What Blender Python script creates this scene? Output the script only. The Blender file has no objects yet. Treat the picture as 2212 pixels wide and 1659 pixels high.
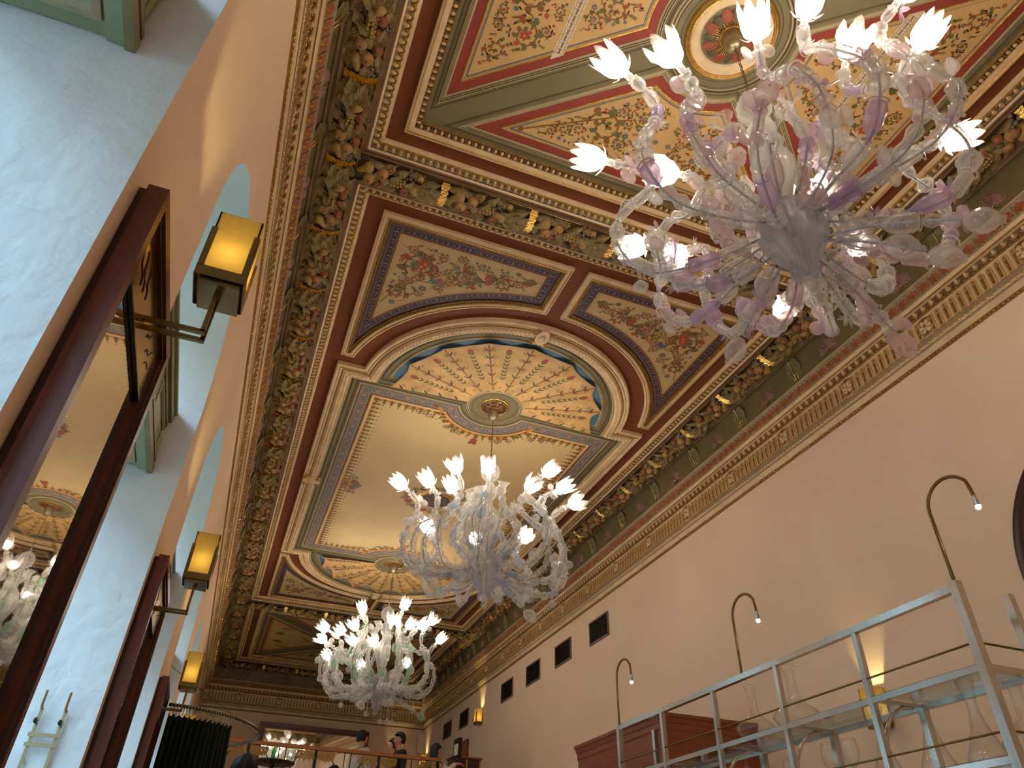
import bpy, bmesh, math, random
from mathutils import Vector, Matrix
from math import sin, cos, pi, sqrt, atan2, radians

sc = bpy.context.scene
C = sc.collection
rng = random.Random(11)

# ------------------------------------------------------------------ camera
cd = bpy.data.cameras.new('camera'); cam = bpy.data.objects.new('camera', cd); C.objects.link(cam)
cd.sensor_width = 36.0; cd.sensor_fit = 'HORIZONTAL'; cd.lens = 1552.58 / 2212 * 36.0
cd.clip_start = 0.05; cd.clip_end = 200
_r = Vector((0.93355548, -0.35754701, 0.02518555)); _d = Vector((0.23424007, 0.55539606, -0.79791403)); _f = Vector((0.27130382, 0.75079648, 0.60224487))
_r.normalize(); _f.normalize(); _u = _r.cross(_f); _u.normalize(); _r = _f.cross(_u)
cam.matrix_world = Matrix(((_r.x, _u.x, -_f.x, 0), (_r.y, _u.y, -_f.y, 0), (_r.z, _u.z, -_f.z, 0), (0, 0, 0, 1)))
sc.camera = cam

# ------------------------------------------------------------------ world, light, exposure
w = bpy.data.worlds.new('overcast_sky'); sc.world = w; w.use_nodes = True
bg = w.node_tree.nodes['Background']
bg.inputs[0].default_value = (0.40, 0.66, 1.0, 1); bg.inputs[1].default_value = 11.0
BULB = (1.0, 0.86, 0.69); BULB_E = 90.0; SCONCE = (1.0, 0.80, 0.36); SCONCE_E = 760.0
vs = sc.view_settings
vs.view_transform = 'Standard'; vs.look = 'None'; vs.gamma = 1.0; vs.use_curve_mapping = False; vs.exposure = 0.62
try:
    sc.cycles.transparent_max_bounces = 24; sc.cycles.max_bounces = 10
    sc.cycles.diffuse_bounces = 4; sc.cycles.glossy_bounces = 4; sc.cycles.transmission_bounces = 6
    sc.cycles.sample_clamp_indirect = 4.0; sc.cycles.caustics_reflective = False; sc.cycles.caustics_refractive = False
except Exception:
    pass

# ------------------------------------------------------------------ materials
def S(r, g, b):
    f = lambda c: (c / 255 / 12.92) if c / 255 <= .04045 else ((c / 255 + .055) / 1.055) ** 2.4
    return (f(r), f(g), f(b))
MATS = {}
def nt(name):
    m = bpy.data.materials.new(name); m.use_nodes = True
    t = m.node_tree; t.nodes.clear(); o = t.nodes.new('ShaderNodeOutputMaterial'); MATS[name] = m
    return m, t, o
def N(t, k, **kw):
    n = t.nodes.new(k)
    for a, v in kw.items(): setattr(n, a, v)
    return n
def mat(name, col, rough=.6, metal=0., var=.12, scale=6., bump=0., bscale=40., spec=.4, stretch=None, col2=None, coords='Object', detail=4.):
    m, t, o = nt(name)
    p = N(t, 'ShaderNodeBsdfPrincipled'); t.links.new(p.outputs[0], o.inputs[0])
    p.inputs['Roughness'].default_value = rough; p.inputs['Metallic'].default_value = metal
    p.inputs['Specular IOR Level'].default_value = spec
    tc = N(t, 'ShaderNodeTexCoord'); mp = N(t, 'ShaderNodeMapping'); t.links.new(tc.outputs[coords], mp.inputs[0])
    if stretch: mp.inputs['Scale'].default_value = stretch
    nz = N(t, 'ShaderNodeTexNoise'); nz.inputs['Scale'].default_value = scale; nz.inputs['Detail'].default_value = detail
    t.links.new(mp.outputs[0], nz.inputs[0])
    r = N(t, 'ShaderNodeValToRGB'); t.links.new(nz.outputs[0], r.inputs[0])
    a = [max(0, c * (1 - var)) for c in col]; b = [min(1, c * (1 + var)) for c in (col2 or col)]
    r.color_ramp.elements[0].color = (*a, 1); r.color_ramp.elements[1].color = (*b, 1)
    r.color_ramp.elements[0].position = .3; r.color_ramp.elements[1].position = .7
    t.links.new(r.outputs[0], p.inputs['Base Color'])
    if bump:
        n2 = N(t, 'ShaderNodeTexNoise'); n2.inputs['Scale'].default_value = bscale; n2.inputs['Detail'].default_value = 5
        t.links.new(mp.outputs[0], n2.inputs[0])
        bm = N(t, 'ShaderNodeBump'); bm.inputs['Strength'].default_value = bump; bm.inputs['Distance'].default_value = .02
        t.links.new(n2.outputs[0], bm.inputs['Height']); t.links.new(bm.outputs[0], p.inputs['Normal'])
    return m
def schlick(t, f0, top=.7):
    l_ = N(t, 'ShaderNodeLayerWeight'); l_.inputs[0].default_value = .5
    p_ = N(t, 'ShaderNodeMath', operation='POWER'); p_.inputs[1].default_value = 4.; t.links.new(l_.outputs['Facing'], p_.inputs[0])
    m_ = N(t, 'ShaderNodeMapRange'); m_.inputs['To Min'].default_value = f0; m_.inputs['To Max'].default_value = top; t.links.new(p_.outputs[0], m_.inputs[0]); return m_
def pet(name, col, clear=.5, tint=None, gloss=.15, rough=.16, edge=.38):
    m, t, o = nt(name)
    tr = N(t, 'ShaderNodeBsdfTransparent'); tr.inputs[0].default_value = (*(tint or (.97, .97, .97)), 1)
    df = N(t, 'ShaderNodeBsdfDiffuse'); tl = N(t, 'ShaderNodeBsdfTranslucent')
    tc = N(t, 'ShaderNodeTexCoord'); nz = N(t, 'ShaderNodeTexNoise'); nz.inputs['Scale'].default_value = 9
    t.links.new(tc.outputs['Object'], nz.inputs[0])
    r = N(t, 'ShaderNodeValToRGB'); t.links.new(nz.outputs[0], r.inputs[0])
    r.color_ramp.elements[0].color = (*[c * .94 for c in col], 1); r.color_ramp.elements[1].color = (*col, 1)
    t.links.new(r.outputs[0], df.inputs[0]); t.links.new(r.outputs[0], tl.inputs[0])
    m1 = N(t, 'ShaderNodeMixShader'); m1.inputs[0].default_value = .72; t.links.new(df.outputs[0], m1.inputs[1]); t.links.new(tl.outputs[0], m1.inputs[2])
    lw = N(t, 'ShaderNodeLayerWeight'); lw.inputs[0].default_value = .35
    mr = N(t, 'ShaderNodeMapRange'); mr.inputs['To Min'].default_value = max(0, 1 - clear - .12); mr.inputs['To Max'].default_value = min(1, 1 - clear + edge)
    t.links.new(lw.outputs['Facing'], mr.inputs[0])
    m2 = N(t, 'ShaderNodeMixShader'); t.links.new(mr.outputs[0], m2.inputs[0]); t.links.new(tr.outputs[0], m2.inputs[1]); t.links.new(m1.outputs[0], m2.inputs[2])
    gl = N(t, 'ShaderNodeBsdfGlossy'); gl.inputs['Roughness'].default_value = rough
    fr = schlick(t, gloss * .22, .5)
    m3 = N(t, 'ShaderNodeMixShader'); t.links.new(fr.outputs[0], m3.inputs[0]); t.links.new(m2.outputs[0], m3.inputs[1]); t.links.new(gl.outputs[0], m3.inputs[2])
    t.links.new(m3.outputs[0], o.inputs[0]); return m
def emit(name, col, strength):
    m, t, o = nt(name); e = N(t, 'ShaderNodeEmission'); e.inputs[0].default_value = (*col, 1); e.inputs[1].default_value = strength
    t.links.new(e.outputs[0], o.inputs[0]); return m
def glass(name, tint=(.96, .98, .97), ior=1.45, rough=.02):
    m, t, o = nt(name)
    tr = N(t, 'ShaderNodeBsdfTransparent'); tr.inputs[0].default_value = (*tint, 1)
    gl = N(t, 'ShaderNodeBsdfGlossy'); gl.inputs['Roughness'].default_value = rough
    fr = schlick(t, ((ior - 1) / (ior + 1)) ** 2, .7)
    nz = N(t, 'ShaderNodeTexNoise'); nz.inputs['Scale'].default_value = 3
    bp_ = N(t, 'ShaderNodeBump'); bp_.inputs['Strength'].default_value = .02; t.links.new(nz.outputs[0], bp_.inputs['Height']); t.links.new(bp_.outputs[0], gl.inputs['Normal'])
    m3 = N(t, 'ShaderNodeMixShader'); t.links.new(fr.outputs[0], m3.inputs[0]); t.links.new(tr.outputs[0], m3.inputs[1]); t.links.new(gl.outputs[0], m3.inputs[2])
    t.links.new(m3.outputs[0], o.inputs[0]); return m
def damask(name, c1, c2, scale):
    m, t, o = nt(name)
    p = N(t, 'ShaderNodeBsdfPrincipled'); p.inputs['Roughness'].default_value = .65; p.inputs['Specular IOR Level'].default_value = .25; t.links.new(p.outputs[0], o.inputs[0])
    tc = N(t, 'ShaderNodeTexCoord'); mg = N(t, 'ShaderNodeTexMagic'); mg.turbulence_depth = 3; mg.inputs['Scale'].default_value = scale; mg.inputs['Distortion'].default_value = 1.6
    t.links.new(tc.outputs['Object'], mg.inputs[0])
    r = N(t, 'ShaderNodeValToRGB'); r.color_ramp.elements[0].color = (*c1, 1); r.color_ramp.elements[1].color = (*c2, 1)
    r.color_ramp.elements[0].position = .55; r.color_ramp.elements[1].position = .62
    t.links.new(mg.outputs['Fac'], r.inputs[0]); t.links.new(r.outputs[0], p.inputs['Base Color']); return m

CREAM = mat('cream_stucco', S(226, 198, 156), .55, var=.13, scale=5)
GILT = mat('gilt_stucco', S(176, 136, 72), .38, metal=.55, var=.3, scale=30)
GOLD = mat('bright_gilding', S(236, 198, 112), .25, metal=1., var=.2, scale=20, bump=.3, bscale=60)
BROWN = mat('brown_moulding', S(128, 96, 66), .5, var=.15)
TAUPE = mat('taupe_moulding', S(168, 134, 108), .5, var=.12)
DKBRN = mat('dark_brown_ground', S(70, 52, 36), .6, var=.2)
OLIVE = mat('olive_stucco', S(122, 112, 82), .6, var=.08, scale=3)
OLIVED = mat('olive_dark_line', S(98, 86, 60), .6, var=.1)
OLIVEL = mat('olive_light_moulding', S(176, 160, 122), .5, var=.1)
FRIEZE = mat('olive_frieze', S(112, 96, 62), .6, var=.14, scale=3)
BLUEG = mat('blue_grey_ground', S(96, 98, 110), .6, var=.15)
NAVY = mat('navy_border', S(54, 54, 74), .6, var=.2, scale=20)
SKYB = mat('blue_ground', S(76, 112, 138), .6, var=.12)
RED = damask('rust_red_damask', S(112, 58, 32), S(124, 70, 42), 34.)
REDB = mat('brick_red_band', S(146, 62, 48), .6, var=.12, scale=30)
OCHRE = mat('ochre_field', S(208, 170, 112), .65, var=.08, scale=2.5)
OCHREP = mat('pale_ochre_field', S(222, 194, 142), .65, var=.07, scale=1.2)
SHELLM = mat('shell_canvas', S(206, 168, 112), .6, var=.22, scale=5)
GUILL = mat('guilloche_grey', S(146, 136, 126), .6, var=.1)
PINK = mat('paint_pink', S(188, 128, 112), .6); PURP = mat('paint_plum', S(104, 66, 62), .6)
P_VINE = mat('paint_vine_brown', S(132, 88, 40), .6); P_LEAF = mat('paint_leaf_green', S(104, 100, 52), .6)
P_RED = mat('paint_flower_red', S(168, 74, 52), .6); P_BLUE = mat('paint_blue_grey', S(96, 104, 112), .6)
P_MAUV = mat('paint_mauve', S(144, 112, 104), .6); P_ORNG = mat('paint_orange', S(206, 142, 62), .6)
P_WHITE = mat('paint_white', S(222, 204, 170), .6)
PAINT = [P_VINE, P_LEAF, P_RED, P_BLUE, P_MAUV, P_ORNG, P_WHITE, PURP, PINK]
F_GREY = mat('garland_leaf', S(150, 130, 88), .6, var=.25, scale=25, bump=.3); F_DARK = mat('garland_ground', S(84, 68, 44), .7, var=.2)
F_APPLE = mat('garland_peach', S(164, 118, 72), .55, var=.25, scale=14, col2=S(186, 146, 92)); F_RED = mat('garland_red_fruit', S(150, 94, 60), .5, var=.2, scale=14)
F_YEL = mat('garland_pear', S(172, 142, 84), .5, var=.2, scale=14); F_GRAPE = mat('garland_grape', S(122, 106, 96), .45, var=.2, scale=20)
MAUVE = mat('palmette_mauve', S(146, 108, 100), .5, var=.2, scale=14); SHRED = mat('shell_red', S(172, 106, 76), .5, var=.2, scale=20)
ACAN = mat('acanthus_green', S(118, 108, 74), .5, var=.25, scale=20)
WALL = mat('beige_wall_paint', S(244, 216, 188), .8, var=.03, scale=1.2, bump=.05, bscale=60, spec=.2)
PLASTER = mat('white_plaster', S(226, 226, 222), .85, var=.03, scale=3, bump=.55, bscale=14, spec=.2)
GREEN = mat('sage_green_paint', S(150, 158, 122), .45, var=.06, scale=6)
GREENG = mat('sage_moulding_glaze', S(132, 118, 78), .4, var=.2, scale=10)
WOOD = mat('mahogany', S(104, 46, 26), .35, var=.25, scale=4, stretch=(12, 12, 1), bump=.05)
WOODC = mat('cabinet_cherry', S(138, 72, 44), .4, var=.15, scale=3, stretch=(1, 1, 10))
WOODD = mat('dark_walnut', S(58, 26, 20), .4, var=.2, scale=4)
RAILW = mat('handrail_oak', S(170, 108, 58), .4, var=.2, scale=4, stretch=(1, 10, 10))
BRASS = mat('antique_brass', S(128, 104, 64), .32, metal=.9, var=.12, scale=10)
BRASSP = mat('brass_plate', S(196, 160, 92), .16, metal=1., var=.1, scale=3)
STEEL = mat('brushed_steel', S(206, 202, 196), .2, metal=1., var=.1, scale=3, stretch=(1, 40, 1))
MIRROR = mat('mirror_silver', S(236, 232, 226), .015, metal=1., var=.01)
BLACKM = mat('black_metal', S(28, 26, 24), .4, metal=.3); VENTF = mat('vent_frame', S(120, 96, 76), .5)
CURTAIN = mat('black_green_velvet', S(34, 40, 32), .9, var=.3, scale=30)
FLOOR = mat('oak_floor', S(186, 138, 92), .45, var=.25, scale=3, stretch=(1, 8, 1))
SKIN = mat('skin', S(200, 150, 122), .55, var=.05); HAIR = mat('dark_hair', S(24, 19, 18), .5, var=.2, scale=30)
WHITEC = mat('white_shirt_cloth', S(206, 200, 196), .8, var=.06); DARKC = mat('dark_cloth', S(36, 36, 34), .85, var=.15); GREYC = mat('khaki_cloth', S(92, 84, 66), .85)
WHITEP = mat('white_plastic', S(222, 214, 202), .4, var=.03); PAPER = mat('ivory_card', S(230, 214, 186), .6, var=.04)
SHADE = None
PET_C = pet('clear_pet', (1., .985, .965), .68, (.99, .99, .99)); PET_L = pet('lilac_pet', (.78, .64, .84), .55, (.94, .88, .97)); PET_P = pet('pink_pet', (.93, .80, .82), .60, (.98, .93, .95))
PET_B = pet('blue_pet', (.70, .78, .90), .55, (.90, .94, .99)); PET_G = pet('green_pet', (.58, .80, .62), .5, (.86, .96, .88)); PET_BOWL = pet('smoky_pet', (.80, .83, .90), .52, (.86, .89, .95), gloss=.25)
TULIP = pet('frosted_tulip', (.97, .96, .95), .64, gloss=.12, rough=.25)
CABLE = mat('steel_cable', S(176, 180, 190), .35, metal=.5, var=.2, scale=60)
GLASS = glass('window_glass'); DECANT = pet('decanter_crystal', (.97, .96, .94), .97, (.99, .99, .98), gloss=.16, rough=.04, edge=.10); SHELFG = glass('shelf_glass', (.84, .89, .86), 1.22, .03)
def shade_mat():
    m, t, o = nt('alabaster_shade')
    tl = N(t, 'ShaderNodeBsdfTranslucent'); df = N(t, 'ShaderNodeBsdfDiffuse'); tc = N(t, 'ShaderNodeTexCoord')
    nz = N(t, 'ShaderNodeTexNoise'); nz.inputs['Scale'].default_value = 14; nz.inputs['Distortion'].default_value = 2.5; nz.inputs['Detail'].default_value = 6; t.links.new(tc.outputs['Object'], nz.inputs[0])
    r = N(t, 'ShaderNodeValToRGB'); r.color_ramp.elements[0].color = (*S(192, 172, 118), 1); r.color_ramp.elements[1].color = (*S(204, 190, 146), 1)
    t.links.new(nz.outputs[0], r.inputs[0]); t.links.new(r.outputs[0], tl.inputs[0]); t.links.new(r.outputs[0], df.inputs[0])
    mx = N(t, 'ShaderNodeMixShader'); mx.inputs[0].default_value = .3; t.links.new(tl.outputs[0], mx.inputs[1]); t.links.new(df.outputs[0], mx.inputs[2]); t.links.new(mx.outputs[0], o.inputs[0])
    return m
SHADE = shade_mat()
BULBM = emit('bulb_glow', BULB, BULB_E); LEDM = emit('spot_bulb_glow', (1.0, .88, .66), 60.); SBULB = emit('sconce_bulb_glow', SCONCE, SCONCE_E)

# ------------------------------------------------------------------ mesh helpers
class MB:
    def __init__(s): s.v = []; s.f = []; s.m = []; s.s = []
    def add(s, vs, fs, mi=0, smooth=False, M=None):
        b = len(s.v)
        s.v.extend([tuple(M @ Vector(p)) for p in vs] if M else [tuple(p) for p in vs])
        for f in fs: s.f.append([i + b for i in f]); s.m.append(mi); s.s.append(smooth)
        return s
    def box(s, x0, x1, y0, y1, z0, z1, mi=0, M=None):
        v = [(x0, y0, z0), (x1, y0, z0), (x1, y1, z0), (x0, y1, z0), (x0, y0, z1), (x1, y0, z1), (x1, y1, z1), (x0, y1, z1)]
        return s.add(v, [(0, 3, 2, 1), (4, 5, 6, 7), (0, 1, 5, 4), (1, 2, 6, 5), (2, 3, 7, 6), (3, 0, 4, 7)], mi, False, M)
    def lathe(s, prof, n=12, mi=0, M=None, smooth=True, rf=None):
        vs = []; fs = []
        for (r, z) in prof:
            for k in range(n):
                a = 2 * pi * k / n; q = r * (rf(a, z) if rf else 1)
                vs.append((q * cos(a), q * sin(a), z))
        for i in range(len(prof) - 1):
            for k in range(n):
                k2 = (k + 1) % n; fs.append((i * n + k, i * n + k2, (i + 1) * n + k2, (i + 1) * n + k))
        return s.add(vs, fs, mi, smooth, M)
    def tube(s, path, rad, n=8, mi=0, smooth=True, M=None, cap=True):
        P = [Vector(p) for p in path]; vs = []; fs = []; up = None
        for i, p in enumerate(P):
            t = (P[min(i + 1, len(P) - 1)] - P[max(i - 1, 0)])
            if t.length < 1e-9: t = Vector((0, 0, 1))
            t.normalize()
            if up is None: up = t.orthogonal().normalized()
            up = (up - t * up.dot(t))
            if up.length < 1e-6: up = t.orthogonal()
            up.normalize(); sd = t.cross(up); r = rad[i] if hasattr(rad, '__len__') else rad
            for k in range(n):
                a = 2 * pi * (k + .5) / n; q = p + (up * cos(a) + sd * sin(a)) * r; vs.append(tuple(q))
        for i in range(len(P) - 1):
            for k in range(n):
                k2 = (k + 1) % n; fs.append((i * n + k, i * n + k2, (i + 1) * n + k2, (i + 1) * n + k))
        if cap: fs.append(tuple(range(n))[::-1]); fs.append(tuple(range((len(P) - 1) * n, len(P) * n)))
        return s.add(vs, fs, mi, smooth, M)
    def sphere(s, c, r, n=8, m=5, mi=0, M=None):
        rx, ry, rz = r if hasattr(r, '__len__') else (r, r, r); vs = [(c[0], c[1], c[2] + rz)]; fs = []
        for i in range(1, m):
            for k in range(n):
                a = 2 * pi * k / n; b = pi * i / m; vs.append((c[0] + rx * sin(b) * cos(a), c[1] + ry * sin(b) * sin(a), c[2] + rz * cos(b)))
        vs.append((c[0], c[1], c[2] - rz)); L = len(vs) - 1
        for k in range(n):
            k2 = (k + 1) % n; fs.append((0, 1 + k, 1 + k2)); fs.append((L, 1 + (m - 2) * n + k2, 1 + (m - 2) * n + k))
            for i in range(m - 2): fs.append((1 + i * n + k, 1 + (i + 1) * n + k, 1 + (i + 1) * n + k2, 1 + i * n + k2))
        return s.add(vs, fs, mi, True, M)
    def extr(s, pts, axis_fn, d0, d1, mi=0, side=None):
        n = len(pts); vs = [axis_fn(p, d0) for p in pts] + [axis_fn(p, d1) for p in pts]
        s.add(vs, [tuple(range(n))[::-1], tuple(range(n, 2 * n))], mi); s.add(vs, [(i, (i + 1) % n, n + (i + 1) % n, n + i) for i in range(n)], mi if side is None else side)
        return s
    def mesh(s, name, mats):
        me = bpy.data.meshes.new(name); me.from_pydata(s.v, [], s.f)
        for m in mats: me.materials.append(m)
        me.polygons.foreach_set('material_index', s.m); me.polygons.foreach_set('use_smooth', s.s); me.update()
        return me
    def build(s, name, mats, parent=None, **kw):
        return obj(name, s.mesh(name, mats if isinstance(mats, (list, tuple)) else [mats]), parent, **kw)
def obj(name, me, parent=None, M=None, kind=None):
    o = bpy.data.objects.new(name, me); C.objects.link(o)
    if parent is not None: o.parent = parent
    if M is not None: o.matrix_basis = M
    if kind: o['kind'] = kind
    return o
def tag(o, label, cat, group=None):
    o['label'] = label; o['category'] = cat
    if group: o['group'] = group
    return o
def thing(name, label, cat, loc=(0, 0, 0), group=None, rz=0):
    o = bpy.data.objects.new(name, None); C.objects.link(o); o.location = loc; o.rotation_euler = (0, 0, rz); o.empty_display_size = .1
    return tag(o, label, cat, group)
def struct(o, label, cat=None):
    o['kind'] = 'structure'; o['label'] = label; o['category'] = cat or o.name.split('_')[0]; return o
def light(name, loc, col, watt, radius, parent=None):
    l = bpy.data.lights.new(name, 'POINT'); l.color = col; l.energy = watt; l.shadow_soft_size = radius
    o = bpy.data.objects.new(name, l); C.objects.link(o); o.location = loc
    if parent is not None: o.parent = parent
    return o
def scatter(name, me, mats4, parent, limit=300, maxd=13., many=None):
    """nearest pieces are objects of their own, the small far ones one joined mesh"""
    L = sorted(mats4, key=lambda m: m.translation.length)
    near = [m for m in L[:limit] if m.translation.length < maxd]; far = L[len(near):]
    for m in near: obj(name, me, parent, m)
    if far: merged(many or name + '_row', [(me, far)], parent)
def merged(name, items, parent):
    b = MB(); mats = []
    for me, ms in items:
        vs = [v.co.copy() for v in me.vertices]; fs = [(tuple(p.vertices), p.material_index, p.use_smooth) for p in me.polygons]
        off = []
        for mm in me.materials:
            if mm not in mats: mats.append(mm)
            off.append(mats.index(mm))
        for M in ms:
            k = len(b.v); b.v.extend([tuple(M @ v) for v in vs])
            for f, mi, sm in fs: b.f.append([i + k for i in f]); b.m.append(off[mi]); b.s.append(sm)
    return b.build(name, mats, parent, kind='stuff')
def sweep(b, fn, prof, mids, closed=True):
    """rings: prof = [(offset, z)], fn(offset) -> 2-D outline"""
    R = [[(x, y, z) for (x, y) in fn(o)] for (o, z) in prof]; n = len(R[0])
    for i in range(len(R) - 1):
        vs = R[i] + R[i + 1]
        b.add(vs, [(k, (k + 1) % n, n + (k + 1) % n, n + k) for k in range(n if closed else n - 1)], mids[i])
def plate(b, pts, z, mi=0): b.add([(x, y, z) for x, y in pts], [tuple(range(len(pts)))], mi)
def along(pts, step, closed=True, start=.5):
    """evenly spaced (point, direction) along an outline, counted side by side"""
    out = []; n = len(pts)
    for i in range(n if closed else n - 1):
        a = Vector(pts[i]); c = Vector(pts[(i + 1) % n]); L = (c - a).length
        if L < step * .5: continue
        k = max(1, round(L / step)); d = (c - a) / L
        for j in range(k): out.append((a + d * L * (j + start) / k, d))
    return out
def along_curve(pts, step, closed=True):
    out = []; n = len(pts); acc = step * .5; 
    for i in range(n if closed else n - 1):
        a = Vector(pts[i]); c = Vector(pts[(i + 1) % n]); L = (c - a).length
        if L < 1e-9: continue
        d = (c - a) / L
        while acc < L: out.append((a + d * acc, d)); acc += step
        acc -= L
    return out
def flat_m(p, d, z, flip=1):
    """piece frame on the ceiling: local X along d, local Z down into the room"""
    x = Vector((d[0], d[1], 0)); zz = Vector((0, 0, -1)); y = zz.cross(x) * flip
    return Matrix(((x.x, y.x, 0, p[0]), (x.y, y.y, 0, p[1]), (0, 0, -1, z), (0, 0, 0, 1)))

# ------------------------------------------------------------------ room sizes (metres; camera at the origin, 1.2 m above the floor)
XL, XR, YF, YB = -0.603, 5.783, -0.60, 22.85
ZF = -1.2; CX = 2.59; ZCOR = 4.62; ZTOP = 5.745
GX0, GX1 = -0.011, 5.191          # coffer field between the long garlands
CY1 = (0.005, 4.355); CY2 = (4.67, 17.09); CY3 = (17.41, 22.20)
PITCH = 2.98; NH = .965; NC = 3.625; NZ = 2.77; NR = .965
NICHES = [NC + PITCH * k for k in range(-1, 6)]
PIERS = [NC - PITCH / 2 + PITCH * k for k in range(0, 7)]

# ------------------------------------------------------------------ shell
b = MB(); b.box(XL - .9, XR + .3, YF - .3, YB + .3, ZF - .2, ZF); struct(b.build('floor', FLOOR), 'brown oak floor of the dining room', 'floor')
b = MB(); b.box(XL - .3, XR + .3, YF - .3, YB + .3, 5.90, 6.05); CEIL = struct(b.build('ceiling', [OLIVE]), 'painted and gilded coffered ceiling with fruit garlands', 'ceiling')
b = MB(); b.box(XR, XR + .25, YF - .3, YB + .3, ZF, 5.9); WR = struct(b.build('wall_right', WALL), 'long plain beige wall behind the bar shelf', 'wall')
b = MB(); b.box(XL - .9, XR + .3, YB, YB + .25, ZF, 5.9); struct(b.build('wall_back', WALL), 'beige end wall with the wide mirror', 'wall')
b = MB(); b.box(XL - .9, XR + .3, YF - .25, YF, ZF, 5.9); struct(b.build('wall_front', WALL), 'beige wall behind the viewer', 'wall')
STREETM = mat('street_facade', S(150, 140, 126), .9, var=.1, scale=1.)
b = MB(); b.box(-15, -13, YF - 25, YB + 25, -3.2, 9.5)  # unseen house front, added to block flat-angled daylight through the windows
for i in range(16):
    for j in range(3): b.box(-13.0, -12.95, YF - 20 + i * 4.2, YF - 18.6 + i * 4.2, -.8 + j * 3.4, 1.4 + j * 3.4, 1)
struct(b.build('wall_street_blocker', [STREETM, BLACKM]), 'unseen stone house front added across the street to shape the daylight', 'wall')
b = MB(); b.box(-15, -1.6, YF - 25, YB + 25, -3.3, -3.0); struct(b.build('floor_street_added', mat('added_street_paving', S(96, 94, 92), .9)), 'unseen grey street paving added outside the windows for the daylight', 'street')  # unseen paving, added with the house front to steepen the incoming daylight
NA = 24
def arch_pts(c, r, z): return [(c - r * cos(pi * i / NA), z + r * sin(pi * i / NA)) for i in range(NA + 1)]
b = MB(); TOPZ = 5.9; edges = [YF - .3]
for c in NICHES: edges += [c - NH, c + NH]
edges.append(YB + .3)
for i in range(0, len(edges), 2):
    y0, y1 = edges[i], edges[i + 1]
    b.add([(XL, y0, ZF), (XL, y1, ZF), (XL, y1, TOPZ), (XL, y0, TOPZ)], [(0, 1, 2, 3)])
for c in NICHES:
    A = arch_pts(c, NR, NZ)
    for i in range(NA):
        b.add([(XL, A[i][0], A[i][1]), (XL, A[i + 1][0], A[i + 1][1]), (XL, A[i + 1][0], TOPZ), (XL, A[i][0], TOPZ)], [(0, 1, 2, 3)])
b.box(XL - .95, XL - .9, YF - .3, YB + .3, 4.2, 5.9)
WL = struct(b.build('wall_left', WALL), 'window wall with arched niches and mirror piers', 'wall')
XW = -1.38
for c in NICHES:
    b = MB(); A = [(c - NH, -.35)] + arch_pts(c, NR, NZ) + [(c + NH, -.35)]; n = len(A); steps = 6
    vs = []
    for j in range(steps + 1):
        x = XL + (XW - .12 - XL) * j / steps
        for (y, z) in A: vs.append((x, y + (.004 * sin(z * 3.1 + j)) * (j > 0), z))
    fs = [(j * n + i, j * n + i + 1, (j + 1) * n + i + 1, (j + 1) * n + i) for j in range(steps) for i in range(n - 1)]
    b.add(vs, fs, 0, False); b.box(XW - .12, XL - .002, c - NH, c + NH, ZF, -.35); b.build('niche_reveal', PLASTER, WL)
    # outer skin so that daylight enters through the glass only
    b = MB()
    for i in range(len(A) - 1):
        pass
    b.box(XW - .14, XL - .02, c - NH - .30, c - NH - .02, ZF, 4.3); b.box(XW - .14, XL - .02, c + NH + .02, c + NH + .30, ZF, 4.3); b.box(XW - .14, XL - .02, c - NH - .3, c + NH + .3, NZ + NR + .01, NZ + NR + .35)
    for i in range(NA):
        y0, z0 = arch_pts(c, NR + .012, NZ)[i]; y1, z1 = arch_pts(c, NR + .012, NZ)[i + 1]
        b.add([(XW - .14, y0, z0), (XW - .14, y1, z1), (XW - .14, y1, NZ + NR + .3), (XW - .14, y0, NZ + NR + .3)], [(0, 1, 2, 3)])
    b.build('outer_masonry', PLASTER, WL)

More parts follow.
